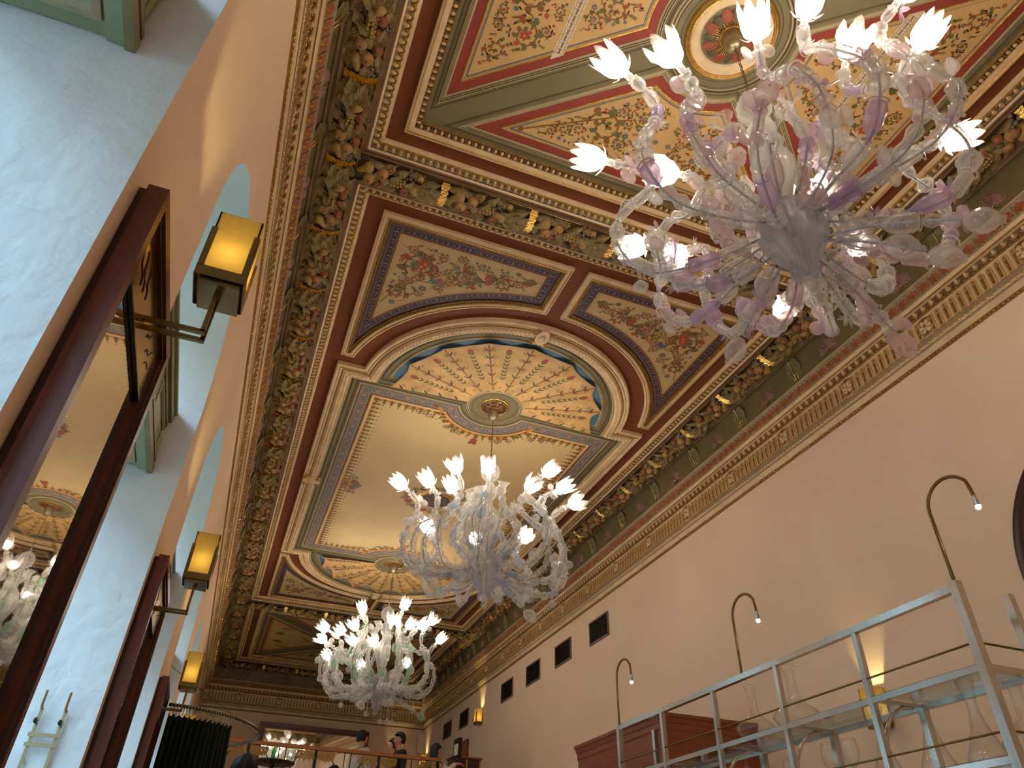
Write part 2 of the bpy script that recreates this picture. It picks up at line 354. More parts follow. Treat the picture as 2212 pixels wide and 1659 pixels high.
def window(k, c):
    o = bpy.data.objects.new('window_%d' % k, None); C.objects.link(o); o.location = (XW, c, -.35)
    struct(o, ['arched sage-green window nearest the viewer', 'arched sage-green window beyond the first mirror pier', 'arched sage-green window beyond the second mirror pier', 'arched sage-green window behind the black curtain', 'arched sage-green window past the curtain', 'arched sage-green window second from the end wall', 'arched sage-green window closest to the end wall'][k - 1], 'window')
    def put(b, name, mats, par=None):
        q = b.build(name, mats, par or o); q.matrix_parent_inverse = Matrix.Identity(4)
        if par is None: q.location = (-XW, -c, .35)
        return q
    b = MB(); T = .07
    A = [(c - NH, -.35)] + arch_pts(c, NH, NZ) + [(c + NH, -.35)]; B = [(c - NH + T, -.35 + T)] + arch_pts(c, NH - T, NZ) + [(c + NH - T, -.35 + T)]
    n = len(A)
    for x0 in (XW, XW - .07):
        vs = [(x0, *p) for p in A] + [(x0, *p) for p in B]; b.add(vs, [(i, (i + 1) % n, n + (i + 1) % n, n + i) for i in range(n)])
    vs = [(XW, *p) for p in B] + [(XW - .07, *p) for p in B]; b.add(vs, [(i, (i + 1) % n, n + (i + 1) % n, n + i) for i in range(n)])
    put(b, 'window_frame', GREEN)
    for y in (c - .03, c - NH * .52, c + NH * .52 - .06):
        b = MB(); b.box(XW - .06, XW + .01, y, y + .06, -.3, 2.25); put(b, 'mullion', GREEN)
    b = MB(); b.box(XW - .06, XW + .01, c - NH + .05, c + NH - .05, .95, 1.01); put(b, 'glazing_bar', GREEN)
    b = MB(); b.box(XW - .05, XW, c - .03, c + .03, 2.7, NZ + NR - .05); put(b, 'fanlight_bar', GREEN)
    for y0, y1 in ((c - NH + .07, c - NH * .52), (c - NH * .52 + .06, c - .03), (c + .03, c + NH * .52 - .06), (c + NH * .52, c + NH - .07)):
        for z0, z1 in ((-.28, .95), (1.01, 2.25)):
            b = MB(); b.box(XW - .035, XW - .03, y0, y1, z0, z1); put(b, 'pane', GLASS)
    for s in (-1, 1):
        q = [(c + s * (NH - T) * cos(pi / 2 * i / 12), NZ + (NH - T) * sin(pi / 2 * i / 12)) for i in range(13)] + [(c + s * .03, NZ + NH - T), (c + s * .03, 2.7), (c + s * (NH - T), 2.7)]
        b = MB(); b.extr(q, lambda p, d: (d, p[0], p[1]), XW - .035, XW - .03); put(b, 'fanlight_pane', GLASS)
    # deep panelled transom box between the lights
    b = MB(); b.box(XW, -.80, c - NH + .005, c + NH - .005, 2.285, 2.68)
    t = put(b, 'transom_box', [GREEN])
    y0, y1 = c - NH + .004, c + NH - .004
    def sub(b, name, m): q = b.build(name, m, t); return q
    for x0, x1, z0, z1, m in ((-.80, -.768, 2.25, 2.30, GREENG), (-.80, -.778, 2.30, 2.335, GREENG), (-.80, -.772, 2.335, 2.36, GREENG), (-.80, -.782, 2.60, 2.64, GREENG), (-.80, -.762, 2.64, 2.70, GREENG), (-.80, -.745, 2.70, 2.725, GREEN)):
        b = MB(); b.box(x0, x1, y0, y1, z0, z1); sub(b, 'moulding', m)
    for i in range(3):
        ya = y0 + .03 + i * .637; yb = ya + .60
        b = MB(); fn = lambda o: [(ya + o, 2.385 + o), (yb - o, 2.385 + o), (yb - o, 2.575 - o), (ya + o, 2.575 - o)]
        P = [(.0, -.80), (.0, -.784), (.02, -.782), (.03, -.796)]
        R = [[(x, y, z) for (y, z) in fn(oo)] for oo, x in P]
        for r in range(3): b.add(R[r] + R[r + 1], [(q, (q + 1) % 4, 4 + (q + 1) % 4, 4 + q) for q in range(4)], 1 if r == 1 else 0)
        sub(b, 'fascia_panel', [GREEN, GREENG])
        b = MB(); fn2 = lambda o: [(-.87 - o, ya + .04 + o), (-.87 - o, yb - .04 - o), (-1.28 + o, yb - .04 - o), (-1.28 + o, ya + .04 + o)]
        sweep(b, fn2, [(0, 2.286), (0, 2.268), (.025, 2.262), (.04, 2.278), (.05, 2.286)], [0, 1, 1, 0]); sub(b, 'soffit_panel', [GREEN, OLIVEL])
    b = MB(); b.box(XW, -.775, y0, y1, 2.25, 2.285)
    # rails of the soffit framing the panels
    b = MB()
    b.box(-.86, -.782, y0, y1, 2.268, 2.2855); b.box(XW, -1.29, y0, y1, 2.268, 2.2855)
    sub(b, 'soffit_rail', GREEN)
    p = bpy.data.lights.new('sky_portal', 'AREA'); p.shape = 'RECTANGLE'; p.size = 4.1; p.size_y = 1.95
    try: p.cycles.is_portal = True
    except Exception: pass
    po = bpy.data.objects.new('sky_portal', p); C.objects.link(po); po.location = (XW - .06, c, 1.68); po.rotation_euler = (0, -pi / 2, 0)
for k, c in enumerate(NICHES): window(k + 1, c)

# ------------------------------------------------------------------ cornice: profile (inset from wall, z), one band after another
PROF = [(0, 4.612), (.014, 4.615), (.018, 4.645), (.020, 4.652), (.027, 4.70), (.036, 4.712), (.053, 4.81), (.050, 4.818), (.034, 4.824), (.034, 5.078), (.044, 5.085), (.044, 5.105), (.040, 5.108), (.068, 5.16), (.088, 5.166), (.092, 5.180), (.098, 5.182), (.112, 5.214), (.120, 5.217), (.190, 5.343), (.190, 5.352), (.168, 5.362), (.205, 5.725), (.215, 5.712), (.232, 5.712), (.240, 5.730), (.262, 5.708), (.293, 5.722), (.295, 5.80)]
BANDG = mat('cornice_band_ground', S(150, 132, 104), .55, var=.15); UMBER = mat('cornice_umber', S(112, 84, 52), .55, var=.15)
CM = [CREAM, GILT, BROWN, UMBER, BANDG, BANDG, FRIEZE, TAUPE]
CI = [1, 3, 1, 0, 0, 4, 1, 0, 0, 1, 3, 1, 3, 0, 1, 3, 0, 0, 5, 0, 0, 6, 7, 5, 7, 5, 7, 7]
def side_frame(side):
    """run start, run direction, inward normal, run length at the wall plane"""
    return {'right': (Vector((XR, YF, 0)), Vector((0, 1, 0)), Vector((-1, 0, 0)), YB - YF), 'left': (Vector((XL, YB, 0)), Vector((0, -1, 0)), Vector((1, 0, 0)), YB - YF),
            'back': (Vector((XR, YB, 0)), Vector((-1, 0, 0)), Vector((0, -1, 0)), XR - XL), 'front': (Vector((XL, YF, 0)), Vector((1, 0, 0)), Vector((0, 1, 0)), XR - XL)}[side]
def side_m(side, s, d0, z0, d1, z1, t=.5):
    """frame for a piece on a band running from (d0,z0) to (d1,z1): X along, Z up the band, Y out of it"""
    o, r, n, L = side_frame(side); up = Vector((0, 0, 1))
    u = (n * (d1 - d0) + up * (z1 - z0)).normalized(); nn = r.cross(u)
    if nn.dot(n) < 0: nn = -nn
    x = u.cross(nn) * -1
    x = nn.cross(u)
    p = o + r * s + n * (d0 + (d1 - d0) * t) + up * (z0 + (z1 - z0) * t)
    return Matrix(((x.x, nn.x, u.x, p.x), (x.y, nn.y, u.y, p.y), (x.z, nn.z, u.z, p.z), (0, 0, 0, 1)))
# pieces (X along the wall, Y out, Z up)
def fan(b, n, a0, a1, L, wd, th, mi, z0=0., y0=0., bulge=.5):
    for i in range(n):
        a = a0 + (a1 - a0) * i / max(1, n - 1); LL = L * (1 - .22 * abs(i - (n - 1) / 2) / ((n - 1) / 2 or 1)); c, s_ = cos(a), sin(a)
        pts = [(0, 0), (.45, -.34), (.8, -.5), (1., -.2), (1.03, 0), (1., .2), (.8, .5), (.45, .34)]
        vs = [(c * u * LL - s_ * v * wd, y0 + .002, z0 + s_ * u * LL + c * v * wd) for u, v in pts] + [(c * .7 * LL, y0 + th, z0 + s_ * .7 * LL), (c * .3 * LL, y0 + th * .5, z0 + s_ * .3 * LL)]
        b.add(vs, [(1, 2, 8, 9), (2, 3, 4, 8), (4, 5, 6, 8), (6, 7, 9, 8), (7, 0, 9), (0, 1, 9)], mi[i % len(mi)])
b = MB()
for k in range(7):
    a = pi * k / 6
arch = [(-.03, -.11), (-.03, .075)] + [(-.03 * cos(pi * i / 6), .08 + .03 * sin(pi * i / 6)) for i in range(1, 6)] + [(.03, .075), (.03, -.11)]
b.extr(arch, lambda p, d: (p[0], d, p[1]), 0, .014, 0, 0)
inn = [(-.014, -.095), (-.014, .07), (-.006, .086), (.006, .086), (.014, .07), (.014, -.095)]
b.extr(inn, lambda p, d: (p[0], d, p[1]), .012, .0155, 1, 1); b.sphere((0, .016, .05), (.009, .008, .022), 6, 4, 0); b.sphere((0, .016, -.02), (.007, .007, .03), 6, 4, 2)
ME_FLUTE = b.mesh('flute', [mat('flute_cream_gilt', S(206, 170, 112), .45, metal=.15, var=.15), mat('flute_umber', S(120, 88, 54), .5), GOLD])
b = MB(); b.sphere((0, .004, .002), (.021, .024, .026), 8, 5, 0); b.tube([(.034 * cos(a), .008, .004 + .03 * sin(a) * 1.0) for a in [pi * (1 + i / 8) for i in range(9)]], .0075, 5, 1); b.add([(.05, .0, .03), (.044, .012, 0), (.05, 0, -.03), (.056, .012, 0)], [(0, 1, 2), (0, 2, 3)], 1)
ME_EGG = b.mesh('egg', [CREAM, GILT])
b = MB(); fan(b, 5, radians(20), radians(160), .085, .040, .022, [0], z0=-.035); fan(b, 3, radians(60), radians(120), .055, .016, .028, [1], z0=-.055); b.tube([(.058, .004, .045), (.066, .012, .0), (.05, .006, -.05)], .006, 5, 2)
ME_SHELL = b.mesh('red_shell', [SHRED, GOLD, GILT])
b = MB(); fan(b, 7, radians(4), radians(176), .165, .062, .035, [0], z0=-.05); b.sphere((0, .02, -.06), (.012, .014, .014), 6, 4, 1); b.tube([(-.05, .006, -.10), (-.02, .01, -.07), (.0, .012, -.09), (.02, .01, -.07), (.05, .006, -.10)], .008, 5, 2)
ME_PALM = b.mesh('palmette', [MAUVE, GOLD, ACAN])
b = MB(); prof = [(-.17, .0, .05), (-.11, .015, .085), (-.05, .025, .105), (.01, .032, .11), (.07, .040, .10), (.115, .055, .075), (.13, .07, .05), (.115, .08, .02)]
vs = []
for i, (z, y, wd) in enumerate(prof):
    jag = .012 if i % 2 else -.006
    for k in range(-3, 4): vs.append((k / 3 * (wd + jag), y - .02 * abs(k) / 3 + (.012 if k == 0 else 0) + (.006 if k % 2 else 0), z + .012 * (abs(k) % 2)))
b.add(vs, [(i * 7 + k, i * 7 + k + 1, (i + 1) * 7 + k + 1, (i + 1) * 7 + k) for i in range(len(prof) - 1) for k in range(6)], 0, True)
b.tube([(0, .02, -.17), (0, .045, -.04), (0, .06, .09), (0, .09, .118)], [.007, .006, .005, .007], 5, 1); b.tube([(.03, .015, -.17), (.035, .03, -.08), (.05, .035, -.02)], .004, 5, 1); b.tube([(-.03, .015, -.17), (-.035, .03, -.08), (-.05, .035, -.02)], .004, 5, 1)
ME_ACAN = b.mesh('acanthus_leaf', [ACAN, GOLD])
b = MB(); b.tube([(.098 * cos(2 * pi * i / 16), .01, .098 * sin(2 * pi * i / 16)) for i in range(17)], .009, 6, 1, cap=False)
b.extr([(.09 * cos(2 * pi * i / 16), .09 * sin(2 * pi * i / 16)) for i in range(16)], lambda p, d: (p[0], d, p[1]), 0, .006, 2)
for k in range(6): fan(b, 1, 2 * pi * k / 6, 0, .08, .055, .022, [0], y0=.008)
b.sphere((0, .02, 0), .016, 6, 4, 3)
ME_ROSE = b.mesh('flower_rosette', [CREAM, GILT, RED, GOLD])
b = MB(); b.sphere((0, 0, 0), (.020, .008, .007), 5, 3, 0); ME_BEAD = b.mesh('bead', [GOLD])
b = MB(); fan(b, 3, radians(40), radians(140), .05, .03, .010, [0, 1, 0], z0=-.03); ME_LLEAF = b.mesh('small_leaf', [CREAM, GILT])
TR = {}
for i, side in enumerate(('right', 'left', 'back', 'front')):
    o_, r_, n_, L_ = side_frame(side); b = MB()
    for k in range(len(PROF) - 1):
        (d0, z0), (d1, z1) = PROF[k], PROF[k + 1]
        q = [o_ + r_ * d0 + n_ * d0, o_ + r_ * (L_ - d0) + n_ * d0, o_ + r_ * (L_ - d1) + n_ * d1, o_ + r_ * d1 + n_ * d1]
        b.add([(q[0].x, q[0].y, z0), (q[1].x, q[1].y, z0), (q[2].x, q[2].y, z1), (q[3].x, q[3].y, z1)], [(0, 1, 2, 3)], CI[k])
    T = struct(b.build('trim_%d' % (i + 1), CM), {'right': 'gilded cornice with fluted frieze along the plain beige wall', 'left': 'gilded cornice above the arched window niches', 'back': 'gilded cornice above the far end wall', 'front': 'gilded cornice on the wall behind the viewer'}[side], 'cornice'); TR[side] = T
    def band(s, z0d, z1d, t=.5): return side_m(side, s, z0d[0], z0d[1], z1d[0], z1d[1], t)
    sgn = (lambda y: (y - YF)) if side == 'right' else ((lambda y: YB - y) if side == 'left' else (lambda x: x))
    md = {'right': 13.5, 'left': 11.0, 'back': 0, 'front': 0}[side]
    FL, RO, EG, SH, PA, AC, BE, LL = [], [], [], [], [], [], [], []
    lo, hi = (YF, YB) if side in ('right', 'left') else (0, L_)
    base = 2.525 if side in ('right', 'left') else L_ / 2; P = 1.118
    k0 = math.floor((lo - base) / P) - 1
    for k in range(k0, k0 + 40):
        y = base + k * P
        if lo + .25 < y < hi - .25:
            RO.append(band(sgn(y), (.034, 4.824), (.034, 5.078)))
        for j in range(1, 13):
            yy = y + j * P / 13
            if lo + .1 < yy < hi - .1 and not any(abs(yy - (base + kk * P)) < .075 for kk in (k, k + 1)): FL.append(band(sgn(yy), (.034, 4.824), (.034, 5.078), .46))
        yp = y - .03
        if lo + .35 < yp < hi - .35: PA.append(band(sgn(yp), (.168, 5.362), (.205, 5.725), .38))
        ya = y + .53
        if lo + .35 < ya < hi - .35: AC.append(band(sgn(ya), (.168, 5.362), (.205, 5.725), .46))
    y = lo + .1
    while y < hi - .08: EG.append(band(sgn(y), (.040, 5.108), (.068, 5.16))); y += .1047
    y = lo + .2
    while y < hi - .18: SH.append(band(sgn(y), (.120, 5.217), (.190, 5.343), .45)); y += .1365
    y = lo + .05
    while y < hi - .03: BE.append(band(sgn(y), (.014, 4.615), (.018, 4.645))); y += .05
    y = lo + .05
    while y < hi - .05: BE.append(band(sgn(y), (.044, 5.085), (.044, 5.105))); y += .05
    y = lo + .06
    while y < hi - .05: LL.append(band(sgn(y), (.036, 4.712), (.053, 4.81))); y += .062
    if side == 'front': FL, BE, LL = [], [], []
    scatter('flute', ME_FLUTE, FL, T, 300, md if side == 'right' else 0, 'flute_row'); scatter('flower_rosette', ME_ROSE, RO, T, 300, 40 if side in ('right', 'back') else 0, 'rosette_row')
    scatter('egg', ME_EGG, EG, T, 300, md, 'egg_row'); scatter('red_shell', ME_SHELL, SH, T, 300, md, 'shell_row')
    scatter('palmette', ME_PALM, PA, T, 300, 60 if side != 'front' else 0, 'palmette_row'); scatter('acanthus_leaf', ME_ACAN, AC, T, 300, 60 if side != 'front' else 0, 'acanthus_row')
    if BE: merged('bead_row', [(ME_BEAD, BE)], T); merged('leaf_row', [(ME_LLEAF, LL)], T)

# ------------------------------------------------------------------ painting helper: flat colour shapes on a ceiling panel
def in_poly(p, P):
    x, y = p; r = False; n = len(P); j = n - 1
    for i in range(n):
        if (P[i][1] > y) != (P[j][1] > y) and x < (P[j][0] - P[i][0]) * (y - P[i][1]) / (P[j][1] - P[i][1]) + P[i][0]: r = not r
        j = i
    return r
def edge_dist(p, P):
    best = 9.; n = len(P)
    for i in range(n):
        ax, ay = P[i]; bx, by = P[(i + 1) % n]; dx, dy = bx - ax, by - ay; L = dx * dx + dy * dy
        if L < 1e-12: continue
        t = max(0, min(1, ((p[0] - ax) * dx + (p[1] - ay) * dy) / L)); d = math.hypot(p[0] - ax - dx * t, p[1] - ay - dy * t)
        if d < best: best = d
    return best
class Paint:
    def __init__(s, z, mp=None): s.b = MB(); s.z = z if callable(z) else (lambda x, y: z); s.mp = mp or (lambda x, y: (x, y)); s.lay = 0
    def poly(s, pts, c, lay=1):
        s.lay += 1; e = .0012 * lay + .00002 * (s.lay % 20); q = [s.mp(*p) for p in pts]
        s.b.add([(x, y, s.z(x, y) - e) for x, y in q], [tuple(range(len(q)))], c)
    def strip(s, path, w, c, lay=1):
        e = .0012 * lay; n = len(path); L = []; R = []
        for i, p in enumerate(path):
            a = path[max(0, i - 1)]; d = path[min(n - 1, i + 1)]; tx, ty = d[0] - a[0], d[1] - a[1]; l = math.hypot(tx, ty) or 1; ww = w(i / (n - 1)) if callable(w) else w
            L.append((p[0] - ty / l * ww, p[1] + tx / l * ww)); R.append((p[0] + ty / l * ww, p[1] - tx / l * ww))
        q = [s.mp(*p) for p in L + R]
        s.b.add([(x, y, s.z(x, y) - e) for x, y in q], [(i, i + 1, n + i + 1, n + i) for i in range(n - 1)], c)
    def leaf(s, p, a, L, W, c, lay=2):
        ca, sa = cos(a), sin(a); s.poly([(p[0] + ca * u * L - sa * v * W, p[1] + sa * u * L + ca * v * W) for u, v in ((0, 0), (.3, .5), (.65, .38), (1, 0), (.65, -.38), (.3, -.5))], c, lay)
    def acanth(s, p, a, L, c, lay=2):
        for k, (u, da, l) in enumerate(((0, 0, 1), (.1, .7, .55), (.1, -.7, .55), (.35, .55, .5), (.35, -.55, .5))):
            s.leaf((p[0] + cos(a) * u * L, p[1] + sin(a) * u * L), a + da, L * l, L * .34, c, lay)
    def dot(s, p, r, c, lay=2, n=7): s.poly([(p[0] + r * cos(2 * pi * k / n), p[1] + r * sin(2 * pi * k / n)) for k in range(n)], c, lay)
    def flower(s, p, r, c, cc=5):
        for k in range(6): s.leaf(p, 2 * pi * k / 6 + .3, r, r * .75, c, 3)
        s.dot(p, r * .28, cc, 4)
    def spiral(s, p, r, a, dr, c, wd, turns=1.35):
        n = int(16 * turns); P = []
        for i in range(n + 1):
            t = i / n; rr = r * (1 - .82 * t); aa = a + dr * 2 * pi * turns * t; P.append((p[0] + rr * cos(aa), p[1] + rr * sin(aa)))
        s.strip(P, lambda t: wd * (1 - .5 * t), c, 1); s.dot(P[-1], wd * 1.7, c, 2); return P
    def scroll(s, p, r, a, dr, rg, dense=True):
        wd = max(.005, min(.012, r * .075)); P = s.spiral(p, r, a, dr, 0, wd)
        m = len(P)
        for i in range(1, m, 2):
            t = i / m; q = P[i]; oa = atan2(q[1] - p[1], q[0] - p[0]); ta = oa + dr * pi / 2
            L = r * (.56 - .24 * t)
            if dense or i % 2: s.acanth(q, ta + dr * -.7, L, rg.choice((1, 1, 1, 0, 2)), 2)
            if i % 2: s.leaf(q, ta + dr * .8, L * .7, L * .3, rg.choice((1, 1, 4)), 2)
        k = rg.random()
        if k < .4: s.flower(p, r * .34, rg.choice((2, 2, 3, 4)))
        elif k < .7: s.acanth((p[0] - r * .2 * cos(a), p[1] - r * .2 * sin(a)), a, r * .5, rg.choice((1, 3, 2)), 3)
        for _ in range(3):
            aa = rg.random() * 6.28; s.dot((p[0] + r * .62 * cos(aa), p[1] + r * .62 * sin(aa)), wd * 1.2, rg.choice((2, 0)), 3)
    def sprig(s, p, a, L, rg, c=1, st=0, n=5):
        bend = rg.uniform(-.5, .5); P = []; q = p; aa = a
        for i in range(n + 1): P.append(q); q = (q[0] + cos(aa) * L / n, q[1] + sin(aa) * L / n); aa += bend / n
        s.strip(P, max(.0022, L * .012), st, 1)
        for i in range(1, n + 1):
            for sg in (-1, 1): s.leaf(P[i], a + bend * i / n + sg * .75, L * .30, L * .12, c, 2)
        s.leaf(P[-1], aa, L * .18, L * .07, c, 2)
    def ribbon(s, p, a, L, c, rg):
        P = [(p[0] + cos(a) * L * t + -sin(a) * L * .14 * sin(t * 9), p[1] + sin(a) * L * t + cos(a) * L * .14 * sin(t * 9)) for t in [i / 14 for i in range(15)]]
        s.strip(P, lambda t: L * (.02 + .035 * abs(sin(t * 9 + .8))), c, 1)
    def fill(s, P, seed, rmax, rmin, tries=900, dense=True):
        rg = random.Random(seed); cs = []; xs = [p[0] for p in P]; ys = [p[1] for p in P]
        for _ in range(tries):
            p = (rg.uniform(min(xs), max(xs)), rg.uniform(min(ys), max(ys)))
            if not in_poly(p, P): continue
            r = min(edge_dist(p, P) * .92, rmax)
            for (q, rq) in cs: r = min(r, math.hypot(p[0] - q[0], p[1] - q[1]) - rq * .84)
            if r >= rmin: cs.append((p, r))
            if len(cs) > 130: break
        for i, (p, r) in enumerate(cs):
            if r > rmin * 2.2: s.scroll(p, r * .9, rg.random() * 6.28, rg.choice((-1, 1)), rg, dense)
            else:
                k = rg.random()
                if k < .28: s.sprig((p[0] - r * .9, p[1]), rg.uniform(-.6, .6), r * 1.8, rg)
                elif k < .36: s.ribbon((p[0] - r * .8, p[1] - r * .2), rg.uniform(-.5, .8), r * 1.7, rg.choice((3, 4)), rg)
                elif k < .75: s.acanth((p[0] - r * .5, p[1] - r * .4), rg.uniform(0, 1.5), r * 1.3, rg.choice((1, 2, 3)))
                else: s.flower(p, r * .7, rg.choice((2, 3)))
            if i:
                q, rq = min(cs[:i], key=lambda c: math.hypot(p[0] - c[0][0], p[1] - c[0][1]) - c[1]); d = math.hypot(p[0] - q[0], p[1] - q[1])
                if d < r + rq + .12:
                    a = atan2(q[1] - p[1], q[0] - p[0]); nx, ny = -sin(a), cos(a)
                    P0 = (p[0] + cos(a) * r * .85, p[1] + sin(a) * r * .85); P1 = (q[0] - cos(a) * rq * .85, q[1] - sin(a) * rq * .85)
                    s.strip([(P0[0] + (P1[0] - P0[0]) * t + nx * .03 * sin(pi * t), P0[1] + (P1[1] - P0[1]) * t + ny * .03 * sin(pi * t)) for t in [k / 6 for k in range(7)]], .005, 0, 1)
    def build(s, name, parent): return s.b.build(name, PAINT, parent)

# ------------------------------------------------------------------ fruit garlands (piece frame: X along, Y across, Z down)
b = MB(); b.sphere((0, 0, .045), (.05, .048, .046), 9, 6, 0); b.sphere((0, 0, .093), .008, 5, 3, 1); ME_APPLE = b.mesh('peach', [F_APPLE, F_DARK])
b = MB(); b.sphere((0, 0, .045), (.046, .046, .046), 9, 6, 0); b.sphere((.015, .01, .088), .010, 5, 3, 1); ME_RAPPLE = b.mesh('red_apple', [F_RED, F_DARK])
b = MB(); b.lathe([(.001, -.075), (.02, -.06), (.028, -.02), (.046, .02), (.044, .05), (.02, .066), (.001, .07)], 9, 0, Matrix.Translation((0, 0, .04)) @ Matrix.Rotation(pi / 2, 4, 'Y')); ME_PEAR = b.mesh('pear', [F_YEL])
b = MB()
for k, (x, y, z) in enumerate([(0, 0, .05), (.035, .01, .04), (-.035, .0, .04), (.01, .035, .035), (.0, -.035, .035), (.04, -.03, .025), (-.035, .035, .025), (-.06, -.02, .02), (.06, .03, .02), (-.02, -.06, .02), (.02, .06, .02)]): b.sphere((x, y, z), .021, 6, 4, 0)
ME_GRAPE = b.mesh('grape_cluster', [F_GRAPE])
b = MB()
for k in range(5):
    for j in range(5): b.sphere((-.05 + .025 * k, .026 * sin(j * 1.256 + k) * (1 - abs(k - 2) * .2), .03 + .026 * cos(j * 1.256 + k) * (1 - abs(k - 2) * .2)), .0145, 5, 3, 0)
ME_CONE = b.mesh('corn_cob', [F_YEL])
b = MB(); vs = []
for i in range(6):
    t = i / 5; wv = .036 * sin(pi * (t * .92 + .06)) * (1.15 if i % 2 else .95)
    for k in (-1, 0, 1): vs.append((-.08 + .16 * t, wv * k, .02 + .035 * sin(pi * t) - (.012 if k == 0 else 0) + .01 * (1 - abs(k)) * 0))
b.add(vs, [(i * 3 + k, i * 3 + k + 1, (i + 1) * 3 + k + 1, (i + 1) * 3 + k) for i in range(5) for k in range(2)], 0, False); ME_GLEAF = b.mesh('garland_leaf', [F_GREY])
b = MB(); n = 26; vs = []
for i in range(n + 1):
    v = -.148 + .296 * i / n; h = .03 + .065 * (1 - (v / .148) ** 2) + (.010 if i % 2 else -.004)
    vs += [(-.038 + .006 * sin(i), v, h), (.038 + .006 * cos(i * 1.3), v, h)]
b.add(vs, [(2 * i, 2 * i + 2, 2 * i + 3, 2 * i + 1) for i in range(n)], 0, False); ME_RIB = b.mesh('gold_ribbon', [GOLD])
SEG = .908
RECIPE = [(ME_RIB, 0, 0, 0, 1, 0), (ME_GRAPE, .10, .075, 0, 1.1, .0), (ME_PEAR, .13, -.05, .5, 1.15, .02), (ME_APPLE, .19, .03, 0, 1.15, .025), (ME_RAPPLE, .275, .085, .4, 1., .01), (ME_APPLE, .30, -.05, 1., 1.1, .02), (ME_GLEAF, .10, -.11, .4, 1.1, .0), (ME_GLEAF, .23, -.12, -.3, 1.1, .0),
          (ME_GLEAF, .36, .03, .5, 1.3, .02), (ME_GLEAF, .38, .11, -.2, 1.2, .0), (ME_CONE, .46, .0, .25, 1.25, .03), (ME_RAPPLE, .53, .08, 0, .95, .02), (ME_GLEAF, .47, -.10, .6, 1.2, .0), (ME_GRAPE, .57, -.07, .8, 1., .0), (ME_PEAR, .60, .02, -.5, 1., .03), (ME_GLEAF, .66, .10, -.5, 1.3, .0), (ME_GLEAF, .68, -.04, .3, 1.5, .03), (ME_GLEAF, .75, .06, -.2, 1.6, .03), (ME_GLEAF, .76, -.10, .25, 1.4, .0), (ME_GLEAF, .83, -.02, 0., 1.5, .03), (ME_GLEAF, .84, .09, .3, 1.3, .0), (ME_GLEAF, .17, .12, .2, 1., .01), (ME_GLEAF, .06, .03, .1, 1.2, .02), (ME_GLEAF, .33, .0, -.7, 1., .05), (ME_GLEAF, .42, -.03, .9, 1.1, .04), (ME_GLEAF, .24, .0, 1.2, .9, .05), (ME_GLEAF, .56, .0, .9, 1., .05), (ME_GLEAF, .33, -.13, .1, 1., .0), (ME_GLEAF, .57, .13, .1, 1., .0), (ME_GLEAF, .61, -.13, -.2, 1.1, .0),
          (ME_RAPPLE, .42, .07, .2, .62, .03), (ME_APPLE, .66, -.11, .2, .7, .02), (ME_CONE, .35, -.09, .9, .9, .02), (ME_GRAPE, .50, .12, .3, .75, .0), (ME_RAPPLE, .15, .015, .2, .6, .05), (ME_GLEAF, .72, .0, .5, 1.2, .05), (ME_GLEAF, .80, .05, -.4, 1.2, .05), (ME_GLEAF, .79, -.05, .4, 1.2, .05)]
def garland(p0, p1, phase, name_note, maxd):
    p0 = Vector(p0); p1 = Vector(p1); L = (p1 - p0).length; d = (p1 - p0) / L; nrm = Vector((-d.y, d.x))
    b = MB(); h = .158; q = [p0 + nrm * h, p1 + nrm * h, p1 - nrm * h, p0 - nrm * h]; b.add([(x.x, x.y, 5.752) for x in q], [(0, 1, 2, 3)])
    for s in (-1, 1):
        e0 = p0 + nrm * s * .149; e1 = p1 + nrm * s * .149; b.tube([(e0.x, e0.y, 5.748), (e1.x, e1.y, 5.748)], .006, 5, 1)
    g = b.build('fruit_garland', [F_DARK, GOLD], CEIL); g['label'] = name_note
    far = {}; k = 0; u = phase - SEG
    while u < L:
        for (me, du, v, a, s, h) in RECIPE:
            t = u + du
            if not (.06 < t < L - .06): continue
            j = random.Random(int(k * 97 + du * 1000)); p = p0 + d * (t + j.uniform(-.008, .008)) + nrm * (v + j.uniform(-.008, .008)); aa = a + j.uniform(-.25, .25) * (me is not ME_RIB)
            M = flat_m((p.x, p.y), d, 5.752 - h) @ Matrix.Rotation(aa, 4, 'Z') @ Matrix.Scale(s * (1 if me is ME_RIB else 1.06), 4)
            if M.translation.length < maxd: obj(me.name, me, g, M)
            else: far.setdefault(me.name, (me, []))[1].append(M)
        u += SEG; k += 1
    if far: merged('far_fruit', list(far.values()), g)
GXL = (-.31 + GX0) / 2; GXR = 2 * CX - GXL; YA = (-.307 + CY1[0]) / 2; YM1 = (CY1[1] + CY2[0]) / 2; YM2 = (CY2[1] + CY3[0]) / 2; YE = (CY3[1] + YB - .293) / 2
garland((GXL, YB - .3), (GXL, YF + .3), (YB - .3 - 5.392) % SEG, 'fruit garland with gold ribbons on the window side', 9.0)
garland((GXR, YF + .3), (GXR, YB - .3), (5.40 - YF - .3) % SEG, 'fruit garland with gold ribbons on the plain wall side', 10.2)
garland((GX0, YM1), (GX1, YM1), .86, 'fruit garland across the ceiling between near and middle coffer', 9.0)
garland((GX0, YM2), (GX1, YM2), .86, 'fruit garland across the ceiling between middle and far coffer', 0)
garland((GX0, YE), (GX1, YE), .86, 'fruit garland at the far end of the ceiling', 0)
garland((GX0, YA), (GX1, YA), .86, 'fruit garland at the near end of the ceiling', 0)

